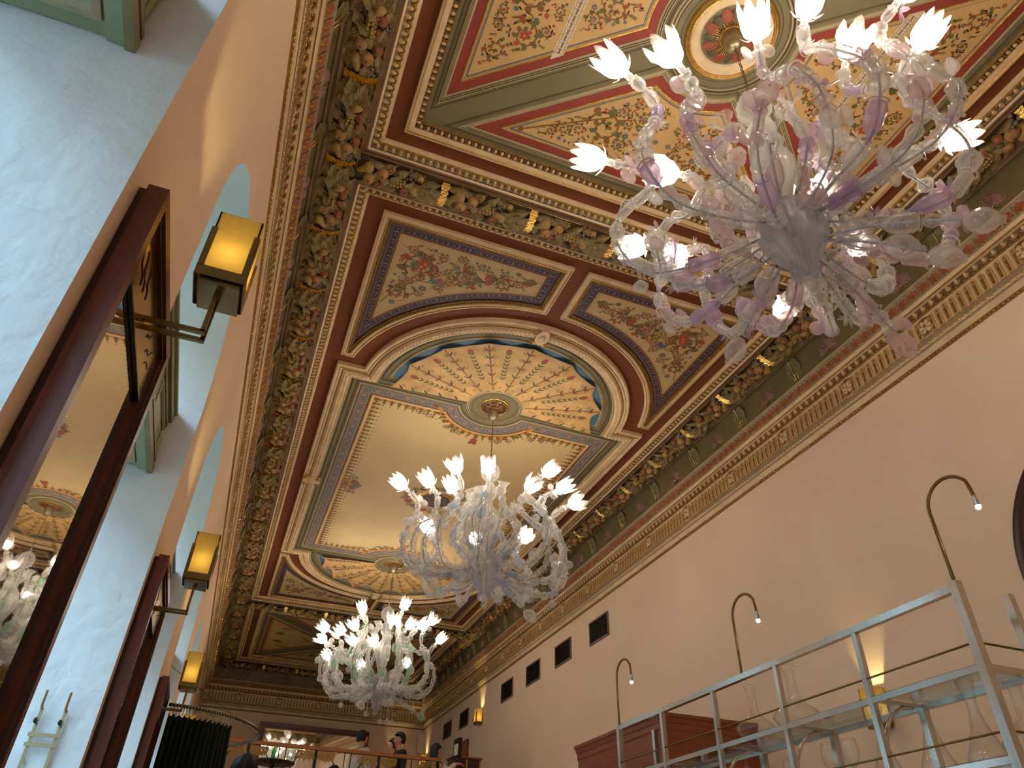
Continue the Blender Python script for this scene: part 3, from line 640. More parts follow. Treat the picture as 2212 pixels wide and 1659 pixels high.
# ------------------------------------------------------------------ coffers
EGGM = mat('egg_gilt_cream', S(212, 178, 124), .45, metal=.1, var=.2, scale=30)
b = MB(); b.sphere((0, -.002, .004), (.023, .036, .018), 8, 5, 0); b.tube([(.036 * cos(a), .006 + .038 * sin(a), .006) for a in [pi * (i / 7) for i in range(8)]], .007, 5, 1); b.add([(.0, 0, 0), (.043, .03, .012), (.043, -.035, .004), (.05, .03, .0)], [(1, 2, 3)], 1)
ME_CEGG = b.mesh('ceiling_egg', [EGGM, GILT])
b = MB(); b.sphere((0, 0, 0), (.020, .026, .014), 6, 4, 0); b.box(.028, .034, -.03, .03, -.004, .010, 1); ME_CEGG2 = b.mesh('inner_egg', [EGGM, GILT])
b = MB(); b.sphere((0, 0, 0), (.012, .012, .009), 5, 3, 0); b.box(.015, .02, -.02, .02, -.006, .004, 0); ME_CEGG3 = b.mesh('bead', [GILT])
b = MB(); b.add([(-.045, 0, .0), (-.01, .03, .012), (.04, .012, .004), (.0, 0, .022), (-.01, -.03, .012), (.04, -.012, .004)], [(0, 1, 3), (1, 2, 3), (0, 3, 4), (3, 5, 4)], 0); ME_LAUREL = b.mesh('laurel_leaf', [CREAM])
RINGM = [CREAM, GILT, BROWN, mat('egg_band_ground', S(136, 122, 104), .6, var=.15), RED, OLIVE, OLIVED, OLIVEL, DKBRN, REDB, GOLD]
OUTER = [(0, 5.748), (.008, 5.738), (.03, 5.742), (.034, 5.756), (.058, 5.756), (.078, 5.768), (.082, 5.778), (.132, 5.796), (.136, 5.790), (.150, 5.797), (.184, 5.806), (.187, 5.829)]
OUTI = [10, 2, 8, 2, 0, 8, 3, 1, 1, 0, 0]
def rectf(x0, x1, y0, y1): return lambda o: [(x0 + o, y0 + o), (x1 - o, y0 + o), (x1 - o, y1 - o), (x0 + o, y1 - o)]

def end_coffer(y0, y1, detail, label):
    cy = (y0 + y1) / 2; fn = rectf(GX0, GX1, y0, y1)
    b = MB(); sweep(b, fn, [(.18, 5.830), (.335, 5.830)], [4])
    cof = b.build('coffer', RINGM, CEIL); cof['label'] = label
    b = MB(); sweep(b, fn, OUTER, OUTI); b.build('outer_moulding', RINGM, cof)
    lim = 300 if detail else 0
    scatter('ceiling_egg', ME_CEGG, [flat_m(p, d, 5.788, -1) for p, d in along(fn(.107), .0725)], cof, lim, 9.5, 'egg_row')
    b = MB(); sweep(b, fn, [(.33, 5.829), (.335, 5.788), (.352, 5.782), (.362, 5.796), (.372, 5.796), (.41, 5.800), (.415, 5.808), (.455, 5.824), (.462, 5.818), (.470, 5.842)], [0, 0, 1, 0, 0, 1, 8, 1, 1]); b.build('inner_moulding', RINGM, cof)
    scatter('inner_egg', ME_CEGG2, [flat_m(p, d, 5.812, -1) for p, d in along(fn(.435), .066)], cof, lim, 8.0, 'inner_egg_row')
    b = MB(); plate(b, fn(.47), 5.842, 5); b.build('olive_field', RINGM, cof)
    X0, X1, Y0, Y1 = GX0 + .47, GX1 - .47, y0 + .47, y1 - .47; hw, hh = (X1 - X0) / 2, (Y1 - Y0) / 2; L = math.hypot(hw, hh); dx, dy = hw / L, hh / L
    RC = .56; ED = .13
    def tri(kind):
        def f(o):
            # canonical: 'x' panel towards -x, 'y' panel towards +y; offset from olive edge
            pts = []
            if kind == 'x':
                e = -hw + .07 + o; D = ED + o
                # upper diagonal y = +hh/hw*|x| shifted inwards
                yc = lambda x: (-x) * hh / hw - D / dx
                A = (e, yc(e)); a_ = atan2(dy, -dx); R = RC + o
                # crossing of shifted diagonal with the circle
                t = sqrt(max(0, R * R - D * D)); K = (-dx * t + dy * -D * -1 * -1, dy * t - dx * D)
                K = (-dx * t - dy * D, dy * t - dx * D)
                a0 = atan2(K[1], K[0]); 
                arc = [(R * cos(a0 + (2 * pi - 2 * a0) * i / 12), R * sin(a0 + (2 * pi - 2 * a0) * i / 12)) for i in range(13)]
                pts = [A] + arc + [(A[0], -A[1])]
            else:
                e = hh - .07 - o; D = ED + o; xc = lambda y: y * hw / hh - D / dy; A = (-xc(e), e); R = RC + o; t = sqrt(max(0, R * R - D * D))
                K = (-dx * t + dy * D, dy * t + dx * D); a0 = atan2(K[1], K[0]); a1 = pi - a0
                arc = [(R * cos(a0 + (a1 - a0) * i / 12), R * sin(a0 + (a1 - a0) * i / 12)) for i in range(13)]
                pts = [A] + arc + [(-A[0], A[1])]
            return pts
        return f
    for kind, sx, sy in (('x', 1, 1), ('x', -1, 1), ('y', 1, 1), ('y', 1, -1)):
        f0 = tri(kind); f = lambda o, f0=f0, sx=sx, sy=sy: [(CX + sx * p[0], cy + sy * p[1]) for p in f0(o)]
        b = MB(); sweep(b, f, [(-.040, 5.8410), (-.036, 5.835), (-.026, 5.835), (-.022, 5.8405), (.0, 5.8405), (.004, 5.822), (.014, 5.818), (.020, 5.828), (.030, 5.824), (.036, 5.832), (.052, 5.838), (.056, 5.842)], [6, 6, 6, 5, 7, 7, 6, 7, 6, 7, 6])
        m = b.build('panel_moulding', RINGM, cof)
        b = MB(); plate(b, f(.055), 5.839, 0); b.build('red_border', REDB, cof)
        b = MB(); sweep(b, f, [(.125, 5.8385), (.128, 5.834), (.138, 5.834), (.140, 5.837)], [0, 0, 0]); b.build('gold_fillet', GOLD if detail else GILT, cof)
        b = MB(); plate(b, f(.135), 5.8365); fld = b.build('painted_panel', OCHRE, cof)
        P = Paint(5.8362, lambda x, y, sx=sx, sy=sy: (CX + sx * x, cy + sy * y))
        bl = f0(.165); P.strip(bl + [bl[0]], .006, 3)
        bl = f0(.152); P.strip(bl + [bl[0]], .002, 7)
        inner = f0(.20)
        if kind == 'x':
            half = [p for p in inner if p[1] >= -1e-6]; top = [(p[0], p[1]) for p in inner if p[1] >= .02] + [(inner[6][0], .02), (inner[0][0], .02)]
            LX = -hw + .72 if False else -1.245
            P.poly([(LX - .045, -.73), (LX + .045, -.66), (LX + .045, .66), (LX - .045, .73)], 6, 2)
            for j in range(-11, 12):
                for s_ in (-1, 1):
                    yy = j * .058; P.strip([(LX + s_ * .006, yy - .02), (LX + s_ * .03, yy - .02), (LX + s_ * .03, yy + .02), (LX + s_ * .006, yy + .02), (LX + s_ * .006, yy - .02)], .0022, 7, 3); P.dot((LX + s_ * .036, yy + .03), .005, 7, 3, 5)
            P.strip([(LX, -.66), (LX, .66)], .002, 7, 3)
            A = [p for p in top if p[0] < LX - .06]
            pA = [inner[0], (LX - .07, (-(LX - .07)) * hh / hw - (ED + .2) / dx), (LX - .07, .03), (inner[0][0], .03)]
            pB = [(LX + .07, (-(LX + .07)) * hh / hw - (ED + .2) / dx)] + [p for p in inner[1:7]] + [(inner[6][0], .03), (LX + .07, .03)]
            sets = (pA, pB)
            for q in (1, -1):
                Q = Paint(5.8362, lambda x, y, sx=sx, sy=sy, q=q: (CX + sx * x, cy + sy * q * y)); Q.b = P.b
                for i, pp in enumerate(sets):
                    # urn, flower and arabesques
                    Q.fill(pp, 5 + i, .185 if detail else .3, .024 if detail else .12, 2600 if detail else 150)
        else:
            half = [(p[0], p[1]) for p in inner if p[0] <= -.02]; pp = half + [(-.02, inner[6][1]), (-.02, inner[0][1])]
            for q in (1, -1):
                Q = Paint(5.8362, lambda x, y, sx=sx, sy=sy, q=q: (CX + sx * q * x, cy + sy * y)); Q.b = P.b
                Q.fill(pp, 9, .19 if detail else .3, .024 if detail else .12, 3600 if detail else 150)
                if detail:
                    Q.strip([(-1.25, 1.42), (-.55, 1.02)], .007, 0, 4); Q.acanth((-1.25, 1.42), 2.6, .07, 0); 
            P.b and None
        P.build('painted_arabesque', fld if False else cof)
    # ring and rosette
    b = MB(); prof = [(.52, 5.842), (.515, 5.826), (.50, 5.818), (.485, 5.83), (.47, 5.828), (.455, 5.838), (.41, 5.838), (.40, 5.832), (.38, 5.836), (.372, 5.815), (.365, 5.806), (.355, 5.812), (.345, 5.800), (.335, 5.806), (.325, 5.800), (.30, 5.812), (.26, 5.818), (.245, 5.83)]
    ids = [7, 7, 8, 7, 6, 5, 6, 5, 10, 10, 1, 10, 1, 10, 0, 0, 0]
    nn = 64
    for i in range(len(prof) - 1):
        (r0, z0), (r1, z1) = prof[i], prof[i + 1]; vs = [(CX + r0 * cos(2 * pi * k / nn), cy + r0 * sin(2 * pi * k / nn), z0) for k in range(nn)] + [(CX + r1 * cos(2 * pi * k / nn), cy + r1 * sin(2 * pi * k / nn), z1) for k in range(nn)]
        b.add(vs, [(k, (k + 1) % nn, nn + (k + 1) % nn, nn + k) for k in range(nn)], ids[i])
    plate(b, [(CX + .245 * cos(2 * pi * k / nn), cy + .245 * sin(2 * pi * k / nn)) for k in range(nn)], 5.829, 5)
    b.build('round_moulding', RINGM, cof)
    rosette(cof, CX, cy, 5.829, .235)
def petal_mesh(name, L, wd, mats, lobes=5, curl=.03):
    b = MB(); vs = []; n = 7
    for i in range(n):
        t = i / (n - 1); ww = wd * (sin(pi * (.12 + .80 * t)) ** .8) * (1.12 if i % 2 else .95); r = L * (.30 + .70 * t)
        for k in range(-3, 4): vs.append((r, ww * k / 3, -(.012 + curl * sin(pi * t) - .012 * abs(k) / 3 + (.008 if k % 2 == 0 else 0))))
    b.add(vs, [(i * 7 + k, i * 7 + k + 1, (i + 1) * 7 + k + 1, (i + 1) * 7 + k) for i in range(n - 1) for k in range(6)], 0, True)
    for s in (-1, 0, 1): b.tube([(L * .30, s * wd * .2, -.03), (L * .55, s * wd * .3, -.022 - curl), (L * .8, s * wd * .55, -.02 - curl * .6)], [.004, .003, .0015], 4, 1)
    return b.mesh(name, mats)
ME_PET1 = petal_mesh('acanthus_petal', .235, .050, [mat('rosette_red', S(158, 82, 62), .5, var=.2, scale=20), GOLD]); ME_PET2 = petal_mesh('leaf_petal', .225, .044, [mat('rosette_green', S(92, 82, 54), .5, var=.2, scale=20), GOLD])
def rosette(par, x, y, z, R):
    s = R / .235; b = MB(); b.lathe([(.001, 0), (.10 * s, 0), (.108 * s, -.03), (.098 * s, -.045), (.090 * s, -.04), (.001, -.04)], 28, 0); ro = b.build('ceiling_rosette', [GILT], par, M=Matrix.Translation((x, y, z)))
    for k in range(16):
        me = ME_PET1 if k % 2 == 0 else ME_PET2
        # petals live in the ceiling's frame, beside the rosette hub
        obj(me.name, me, par, Matrix.Translation((x, y, z)) @ Matrix.Rotation(2 * pi * k / 16, 4, 'Z') @ Matrix.Scale(s, 4))
end_coffer(*CY1, True, 'near square coffer with four painted triangles around a rosette')
end_coffer(*CY3, False, 'far dim coffer with four painted triangles around a rosette')

# ------------------------------------------------------------------ middle coffer
MY = (CY2[0] + CY2[1]) / 2
def mid_coffer():
    fn = rectf(GX0, GX1, *CY2)
    b = MB(); plate(b, fn(.18), 5.830, 4); cof = b.build('coffer', RINGM, CEIL); cof['label'] = 'long middle coffer with shell lunettes at both ends'
    b = MB(); sweep(b, fn, OUTER, OUTI); b.build('outer_moulding', RINGM, cof)
    scatter('ceiling_egg', ME_CEGG, [flat_m(p, d, 5.788, -1) for p, d in along(fn(.107), .0725)], cof, 300, 9.6, 'egg_row')
    AY = 7.90
    # spandrel panels
    x0, x1, y0, yb, R = .355, 2.505, 5.0, 7.49, 2.10
    def sp(o):
        xa = CX - sqrt((R + o) ** 2 - (AY - yb + o) ** 2); ye = AY - sqrt((R + o) ** 2 - (CX - x1 + o) ** 2); xs = x1 - o
        if xa > x0 + o: t0 = (x0 + o, yb - o); t1 = (xa, yb - o)
        else: yy = AY - sqrt((R + o) ** 2 - (CX - x0 - o) ** 2); t0 = (x0 + o, yy); t1 = (x0 + o + .0005, yy - .0003)
        a0 = atan2(t1[1] - AY, t1[0] - CX); a1 = atan2(ye - AY, xs - CX)
        if a0 > 0: a0 -= 2 * pi
        arc = [(CX + (R + o) * cos(a0 + (a1 - a0) * i / 24), AY + (R + o) * sin(a0 + (a1 - a0) * i / 24)) for i in range(1, 25)]
        return [(x0 + o, y0 + o), t0, t1] + arc + [(xs, y0 + o)]
    for sx in (1, -1):
        for sy in (1, -1):
            mp = lambda x, y, sx=sx, sy=sy: (x if sx > 0 else 2 * CX - x, y if sy > 0 else 2 * MY - y)
            f = lambda o: [mp(*p) for p in sp(o)]
            b = MB(); sweep(b, f, [(0, 5.829), (.004, 5.790), (.022, 5.784), (.028, 5.794), (.062, 5.796), (.066, 5.786), (.080, 5.788), (.084, 5.800), (.116, 5.816)], [0, 0, 1, 0, 1, 1, 1, 8]); b.build('spandrel_frame', RINGM, cof)
            merged('spandrel_bead_row', [(ME_CEGG3, [flat_m(p, d, 5.803) for p, d in along_curve(f(.1), .034)])], cof)
            b = MB(); plate(b, f(.112), 5.8165); b.build('navy_border', NAVY, cof)
            b = MB(); plate(b, f(.238), 5.8145); b.build('painted_panel', mat('spandrel_cream_field', S(196, 170, 124), .65, var=.08) if 'spandrel_cream_field' not in MATS else MATS['spandrel_cream_field'], cof)
            P = Paint(5.8142, mp)
            for o, wd, c in ((.135, .004, 0), (.15, .002, 8), (.222, .010, 0), (.236, .003, 7)):
                q = sp(o); P.strip(q + [q[0]], wd, c, 1 if o > .23 else -1)
            P.z = lambda x, y: 5.8160
            for k, (p, d) in enumerate(along_curve(sp(.187), .062 if sy > 0 else .12)):
                if k % 2: P.dot(p, .010, 8, 1, 5)
                else:
                    a = atan2(d.y, d.x); P.leaf((p.x, p.y), a + .8, .03, .014, 8, 1); P.leaf((p.x, p.y), a - .8, .03, .014, 8, 1)
            P.z = lambda x, y: 5.8142
            if sy > 0:
                for p, d in along_curve(sp(.262), .036): P.dot(p, .0055, 2, 1, 5)
            rg = random.Random(3); inner = sp(.285)
            # main acanthus scrolls as in the photograph: big ring round a red flower, long-necked bird, hunter, end volute
            P.scroll((.92, 5.62), .20, 2.2, 1, rg); P.flower((.95, 5.57), .075, 2); P.scroll((.75, 6.12), .12, .5, -1, rg); P.scroll((1.42, 5.62), .15, 1.2, -1, rg); P.scroll((1.85, 5.55), .12, 3., 1, rg); P.scroll((2.12, 5.42), .07, 0., -1, rg)
            P.acanth((1.18, 5.72), 2.5, .17, 3); P.acanth((1.15, 5.78), .6, .12, 4); P.strip([(1.1, 5.75), (1.2, 5.66), (1.28, 5.74), (1.36, 5.80)], .012, 5, 3)
            P.acanth((1.62, 5.50), .3, .12, 2); P.acanth((1.66, 5.62), -1., .12, 2); P.flower((1.02, 5.95), .05, 3); P.strip([(.62, 6.35), (.74, 6.05), (.95, 5.84), (1.25, 5.83), (1.55, 5.62), (1.9, 5.45), (2.15, 5.42)], .006, 0)
            P.fill(inner, 21, .07, .028 if sy > 0 else .06, 500 if sy > 0 else 120, False)
            P.build('painted_arabesque', cof)
    # main frame: rectangle with an arch at each end
    FX0, FX1, FY0, FY1, FR = .35, 2 * CX - .35, 7.66, 2 * MY - 7.66, 1.90
    def fr(o):
        pts = []; r = FR - o; dy = AY - FY0 - o; dx = sqrt(r * r - dy * dy); a0 = atan2(-dy, -dx)
        if a0 > 0: a0 -= 2 * pi
        a1 = -pi - a0
        top = [(CX + r * cos(a0 + (a1 - a0) * i / 40), AY + r * sin(a0 + (a1 - a0) * i / 40)) for i in range(41)]
        half = [(FX0 + o, FY0 + o)] + top + [(FX1 - o, FY0 + o)]
        return half + [(x, 2 * MY - y) for x, y in half[::-1]]
    b = MB(); sweep(b, fr, [(0, 5.829), (.004, 5.775), (.02, 5.768), (.05, 5.774), (.058, 5.764), (.085, 5.780), (.10, 5.768), (.13, 5.754), (.175, 5.752), (.21, 5.768), (.222, 5.784), (.24, 5.790), (.25, 5.80), (.258, 5.820)], [0, 0, 0, 1, 0, 1, 0, 0, 0, 1, 7, 6, 6]); b.build('main_frame', RINGM, cof)
    L1 = [flat_m(p, d, 5.756) @ Matrix.Rotation(.45, 4, 'Z') for p, d in along_curve(fr(.135), .055)] + [flat_m(p, d, 5.756) @ Matrix.Rotation(-.45, 4, 'Z') for p, d in along_curve(fr(.175), .055)]
    merged('laurel_leaf_row', [(ME_LAUREL, L1)], cof)
    b = MB(); plate(b, fr(.255), 5.8215); b.build('olive_field', OLIVE, cof)
    # lunettes
    RY = 7.86; RB = .40
    def lun(o):
        r = 1.625 - o; yl = 7.845 - o; rb = RB + o; dx = sqrt(r * r - (AY - yl) ** 2); a0 = atan2(yl - AY, -dx)
        if a0 > 0: a0 -= 2 * pi
        a1 = -pi - a0; arc = [(CX + r * cos(a0 + (a1 - a0) * i / 40), AY + r * sin(a0 + (a1 - a0) * i / 40)) for i in range(41)]
        bx = sqrt(rb * rb - (RY - yl) ** 2); c0 = atan2(yl - RY, bx); c1 = -pi - c0
        return arc + [(CX + rb * cos(c0 + (c1 - c0) * i / 20), RY + rb * sin(c0 + (c1 - c0) * i / 20)) for i in range(21)]
    # large field with border
    def fld(o):
        X0, X1, Y0 = .62 + o, 2 * CX - .62 - o, 7.92 + o; rb = RB + o; bx = sqrt(max(1e-4, rb * rb - (Y0 - RY) ** 2)); c0 = atan2(Y0 - RY, -bx); c1 = pi - c0
        half = [(X0, Y0)] + [(CX + rb * cos(c0 + (c1 - c0) * i / 20), RY + rb * sin(c0 + (c1 - c0) * i / 20)) for i in range(21)] + [(X1, Y0)]
        return half + [(x, 2 * MY - y) for x, y in half[::-1]]
    b = MB(); sweep(b, fld, [(-.006, 5.821), (-.004, 5.814), (.004, 5.814), (.008, 5.8205), (.055, 5.8205), (.058, 5.812), (.066, 5.812), (.07, 5.819), (.085, 5.814), (.095, 5.806), (.108, 5.808), (.114, 5.818)], [6, 6, 6, 5, 6, 6, 6, 5, 7, 7, 7]); b.build('field_moulding', RINGM, cof)
    b = MB(); plate(b, fld(.112), 5.8185); b.build('guilloche_border', GUILL, cof)
    b = MB(); plate(b, fld(.315), 5.8165); b.build('pale_field', OCHREP, cof)
    P = Paint(5.8182)
    for o, wd, c in ((.122, .010, 7), (.135, .002, 3), (.282, .002, 3), (.296, .011, 7), (.309, .006, 5)):
        q = fld(o); P.strip(q + [q[0]], wd, c, 1)
    for k, (p, d) in enumerate(along_curve(fld(.208), .105)):
        n = 12; a = atan2(d.y, d.x); ring = [(p.x + .05 * cos(2 * pi * i / n) * (abs(cos(a)) * .25 + .9), p.y + .05 * sin(2 * pi * i / n)) for i in range(n + 1)]
        P.strip(ring, .004, 7 if k % 2 else 3, 1)
        for i in range(4): P.leaf((p.x, p.y), a + pi / 4 + i * pi / 2, .036, .02, 8 if k % 2 else 3, 2)
        P.dot((p.x + d.x * .052, p.y + d.y * .052), .009, 3, 2)
    P.build('painted_guilloche', cof)
    P = Paint(5.8162); rg = random.Random(4)
    for p, d in along_curve(fld(.345), .105):
        nrm = Vector((-d.y, d.x)); c = Vector((CX, MY)); 
        if (c - p).dot(nrm) < 0: nrm = -nrm
        a = atan2(nrm.y, nrm.x); P.acanth((p.x, p.y), a, .085, 0); P.acanth((p.x + nrm.x * .07, p.y + nrm.y * .07), a, .06, 1); P.dot((p.x + nrm.x * .15, p.y + nrm.y * .15), .008, 1); P.leaf((p.x + nrm.x * .13, p.y + nrm.y * .13), a, .05, .016, 0)
        for s in (-1, 1): P.spiral((p.x + d.x * s * .04 + nrm.x * .04, p.y + d.y * s * .04 + nrm.y * .04), .03, a, s, 5, .005, 1.1); P.leaf((p.x + d.x * .052 + nrm.x * .0, p.y + d.y * .052), a + s * .6, .04, .014, 5)
    for sy in (1, -1):
        Q = Paint(5.8162, lambda x, y, sy=sy: (x, y if sy > 0 else 2 * MY - y)); Q.b = P.b
        n = 20; Q.poly([(CX + .735 * cos(pi * (.13 + .74 * i / n)), RY + .735 * sin(pi * (.13 + .74 * i / n))) for i in range(n + 1)] + [(CX + .82 * cos(pi * (.87 - .74 * i / n)) * .98, RY + (.735 + .055 * sin(pi * i / n)) * sin(pi * (.87 - .74 * i / n))) for i in range(n + 1)], 5, 1)
        for k in range(11):
            a = pi * (.12 + .076 * k); Q.acanth((CX + .79 * cos(a), RY + .79 * sin(a)), a + (-.9 if k < 5 else .9) * (k != 5), .10, rg.choice((1, 0)))
        Q.acanth((CX, RY + .86), pi / 2, .16, 2); Q.acanth((CX, RY + .95), pi / 2 + .5, .12, 0); Q.acanth((CX, RY + .95), pi / 2 - .5, .12, 0)
        for s in (-1, 1):
            for k, (dx, yy, r) in enumerate(((.95, 8.36, .075), (.80, 8.42, .06), (1.1, 8.33, .05), (.35, 8.66, .07), (.5, 8.60, .05))): Q.scroll((CX + s * dx, yy), r, 1., s, rg)
    for s in (-1, 1):
        x = CX + s * (CX - .97); P.poly([(x, MY - .16), (x - s * .16, MY - .13), (x - s * .16, MY + .13), (x, MY + .16)], 5, 1); P.flower((x - s * .08, MY), .05, 3)
        for k in range(5): P.acanth((x - s * .17, MY - .16 + .08 * k), (pi if s > 0 else 0) + (k - 2) * .5 * s, .2, rg.choice((0, 2, 1)))
        for q in (-1, 1): P.scroll((x - s * .17, MY + q * .24), .09, 1., q * s, rg)
    for k in range(14):
        a = 2 * pi * k / 14; P.acanth((CX + .40 * cos(a), MY + .34 * sin(a)), a, .17, rg.choice((0, 1, 2, 4)))
        P.scroll((CX + .52 * cos(a + .2), MY + .44 * sin(a + .2)), .06, a, (-1) ** k, rg)
    P.build('painted_ornament', cof)
    # central oval medallion
    b = MB(); nn = 48; pr = [(.36, 5.8165), (.35, 5.80), (.325, 5.795), (.31, 5.803), (.285, 5.80), (.27, 5.806), (.262, 5.815)]; ids = [0, 10, 0, 1, 0, 0]
    for i in range(len(pr) - 1):
        vs = [(CX + r * cos(2 * pi * k / nn), MY + r * .94 * sin(2 * pi * k / nn), z) for r, z in (pr[i], pr[i + 1]) for k in range(nn)]; b.add(vs, [(k, (k + 1) % nn, nn + (k + 1) % nn, nn + k) for k in range(nn)], ids[i])
    plate(b, [(CX + .265 * cos(2 * pi * k / nn), MY + .25 * sin(2 * pi * k / nn)) for k in range(nn)], 5.8145, 8); b.build('oval_medallion', RINGM, cof)
    P = Paint(5.8142); P.fill([(CX + .25 * cos(2 * pi * k / 20), MY + .23 * sin(2 * pi * k / 20)) for k in range(20)], 8, .1, .03, 200); P.build('medallion_painting', cof)
    # lunette shells, rosettes and cartouches
    for sy in (1, -1):
        my = lambda y: y if sy > 0 else 2 * MY - y
        f = lambda o: [(x, my(y)) for x, y in lun(o)]
        b = MB(); sweep(b, f, [(0, 5.822), (.003, 5.812), (.012, 5.812), (.016, 5.8205), (.075, 5.8205), (.08, 5.808), (.092, 5.806), (.098, 5.814), (.112, 5.810), (.12, 5.8185)], [6, 6, 6, 5, 7, 7, 6, 7, 7]); b.build('lunette_moulding', RINGM, cof)
        b = MB(); plate(b, f(.118), 5.819); b.build('blue_ground', SKYB, cof)
        def sz(r, th): 
            e = abs(sin(8 * th)); return 5.815 - .006 - .07 * (r / 1.48) * (1 - e ** 1.4)
        def rt(th): return 1.485 - .105 * abs(sin(8 * th))
        for k in range(8):
            b = MB(); nt_, nr = 9, 10; vs = []
            for i in range(nt_):
                th = pi * k / 8 + pi / 8 * i / (nt_ - 1)
                for j in range(nr):
                    r = .39 + (rt(th) - .39) * j / (nr - 1); vs.append((CX + r * cos(th), my(AY - .06 - r * sin(th) * .985), sz(r, th)))
            b.add(vs, [(i * nr + j, i * nr + j + 1, (i + 1) * nr + j + 1, (i + 1) * nr + j) for i in range(nt_ - 1) for j in range(nr - 1)], 0, True); b.build('shell_flute', SHELLM, cof)
        def zf(x, y):
            yy = y if sy > 0 else 2 * MY - y; ddx, ddy = x - CX, (AY - .06 - yy) / .985; return sz(math.hypot(ddx, ddy), max(0, min(pi, atan2(ddy, ddx))))
        P = Paint(zf, lambda x, y: (CX + x, my(AY - .06 - y * .985))); rg = random.Random(6)
        for k in range(17):
            th = pi * k / 16; c_, s_ = cos(th), sin(th)
            if k % 2 == 0:
                if 0 < k < 16: P.strip([(c_ * r, s_ * r) for r in (.42, .7, 1., 1.25, 1.46)], .010, 0)
                for r in (.55, .78, .98, 1.16, 1.32):
                    for sg in (-1, 1):
                        if (k == 0 and sg < 0) or (k == 16 and sg > 0): continue
                        P.leaf((c_ * r, s_ * r), th + sg * .8, .09, .03, rg.choice((0, 1, 7)))
                        if r > .9: P.spiral((c_ * r - s_ * sg * .06, s_ * r + c_ * sg * .06), .028, th, sg, 0, .0035, 1.2)
            else:
                for j in range(8):
                    r = .66 + j * .075
                    for sg in (-1, 1): P.leaf((c_ * r, s_ * r), th + sg * .5, .085, .026, 1)
                P.acanth((c_ * 1.22, s_ * 1.22), th, .11, 2); P.dot((c_ * 1.2, s_ * 1.2), .016, 2)
        for i in range(128):
            th = pi * (i + .5) / 128; r = rt(th) - .012; P.dot((r * cos(th), r * sin(th)), .008, 0, 1, 4)
        P.build('painted_sprigs', cof)
        b = MB(); pr = [(.40, 5.821), (.396, 5.806), (.38, 5.80), (.37, 5.81), (.355, 5.812), (.345, 5.82), (.32, 5.82), (.315, 5.816), (.31, 5.82), (.225, 5.82), (.215, 5.83), (.205, 5.81), (.195, 5.806), (.185, 5.815), (.15, 5.812), (.145, 5.806), (.138, 5.815)]; ids = [7, 7, 6, 7, 6, 5, 6, 6, 5, 6, 10, 10, 1, 8, 10, 10]; nn = 56
        for i in range(len(pr) - 1):
            vs = [(CX + r * cos(2 * pi * k / nn), my(RY) + r * sin(2 * pi * k / nn), z) for r, z in (pr[i], pr[i + 1]) for k in range(nn)]; b.add(vs, [(k, (k + 1) % nn, nn + (k + 1) % nn, nn + k) for k in range(nn)], ids[i])
        plate(b, [(CX + .14 * cos(2 * pi * k / nn), my(RY) + .14 * sin(2 * pi * k / nn)) for k in range(nn)], 5.814, 8); b.build('rosette_ring', RINGM, cof)
        b = MB()
        for k in range(28): b.sphere((CX + .168 * cos(2 * pi * k / 28), my(RY) + .168 * sin(2 * pi * k / 28), 5.808), (.011, .011, .009), 5, 3)
        b.build('rope_ring', GOLD, cof); rosette(cof, CX, my(RY), 5.812, .135)
        cartouche(cof, (CX, my(AY - 1.755)), (1, 0), sy)
    for s in (-1, 1): cartouche(cof, (CX + s * (CX - .50), MY), (0, 1), s)
def cartouche(par, p, d, s):
    b = MB(); b.extr([(-.10, -.11), (-.07, -.135), (-.03, -.115), (.0, -.13), (.03, -.115), (.07, -.135), (.10, -.11), (.075, -.03), (.08, .05), (.05, .12), (0, .14), (-.05, .12), (-.08, .05), (-.075, -.03)], lambda q, dd: (q[0], q[1], dd), 0, .045)
    for k in (-1, 1):
        b.tube([(k * .09 + k * .035 * cos(a) * (1 - a / 9), -.10 + .035 * sin(a) * (1 - a / 9), .045) for a in [i * .5 for i in range(12)]], .014, 6, 1)
        b.tube([(k * .07, .10, .04), (k * .12, .13, .05), (k * .13, .09, .055)], [.016, .014, .01], 6, 1)
    b.sphere((0, 0, .045), (.045, .07, .03), 10, 6, 0); x = Vector((d[0], d[1], 0))
    b.build('cartouche', [CREAM, GILT], par, M=flat_m(p, x, 5.768, s))
mid_coffer()

# ------------------------------------------------------------------ chandeliers made of reworked clear bottles
def tulip_mesh(name, flare, H0, H1, npet=8, sep=True):
    b = MB(); cols = npet * 4; rows = 9; vs = []
    for j in range(rows):
        t = j / (rows - 1)
        for k in range(cols):
            f = (k % 4) / 4; pt = 1 - abs(2 * f - 1) ** 1.6; big = 1 if (k // 4) % 2 else .88
            h = (H0 + (H1 - H0) * pt * big); r = .018 + .070 * sin(min(1, t * 1.7) * pi / 2) ** .8 + flare * max(0, t - .6) ** 1.3 - .004 * (f == 0) * t
            a = 2 * pi * k / cols; vs.append((r * cos(a), r * sin(a), t * h))
    b.add(vs, [(j * cols + k, j * cols + (k + 1) % cols, (j + 1) * cols + (k + 1) % cols, (j + 1) * cols + k) for j in range(rows - 1) for k in range(cols)], 0, True)
    if sep:
        for k in range(6):
            a = 2 * pi * k / 6 + .3; c, s = cos(a), sin(a); P = [(.03, .0, .02), (.06, .018, .015), (.085, .015, .03), (.105, 0, .05), (.085, -.015, .03), (.06, -.018, .015)]
            b.add([(c * x - s * y, s * x + c * y, z) for x, y, z in P], [(0, 1, 2, 3, 4, 5)], 0)
    b.lathe([(.012, -.07), (.02, -.06), (.026, -.03), (.022, -.02), (.028, 0), (.018, .005)], 10, 0)
    return b.mesh(name, [TULIP])
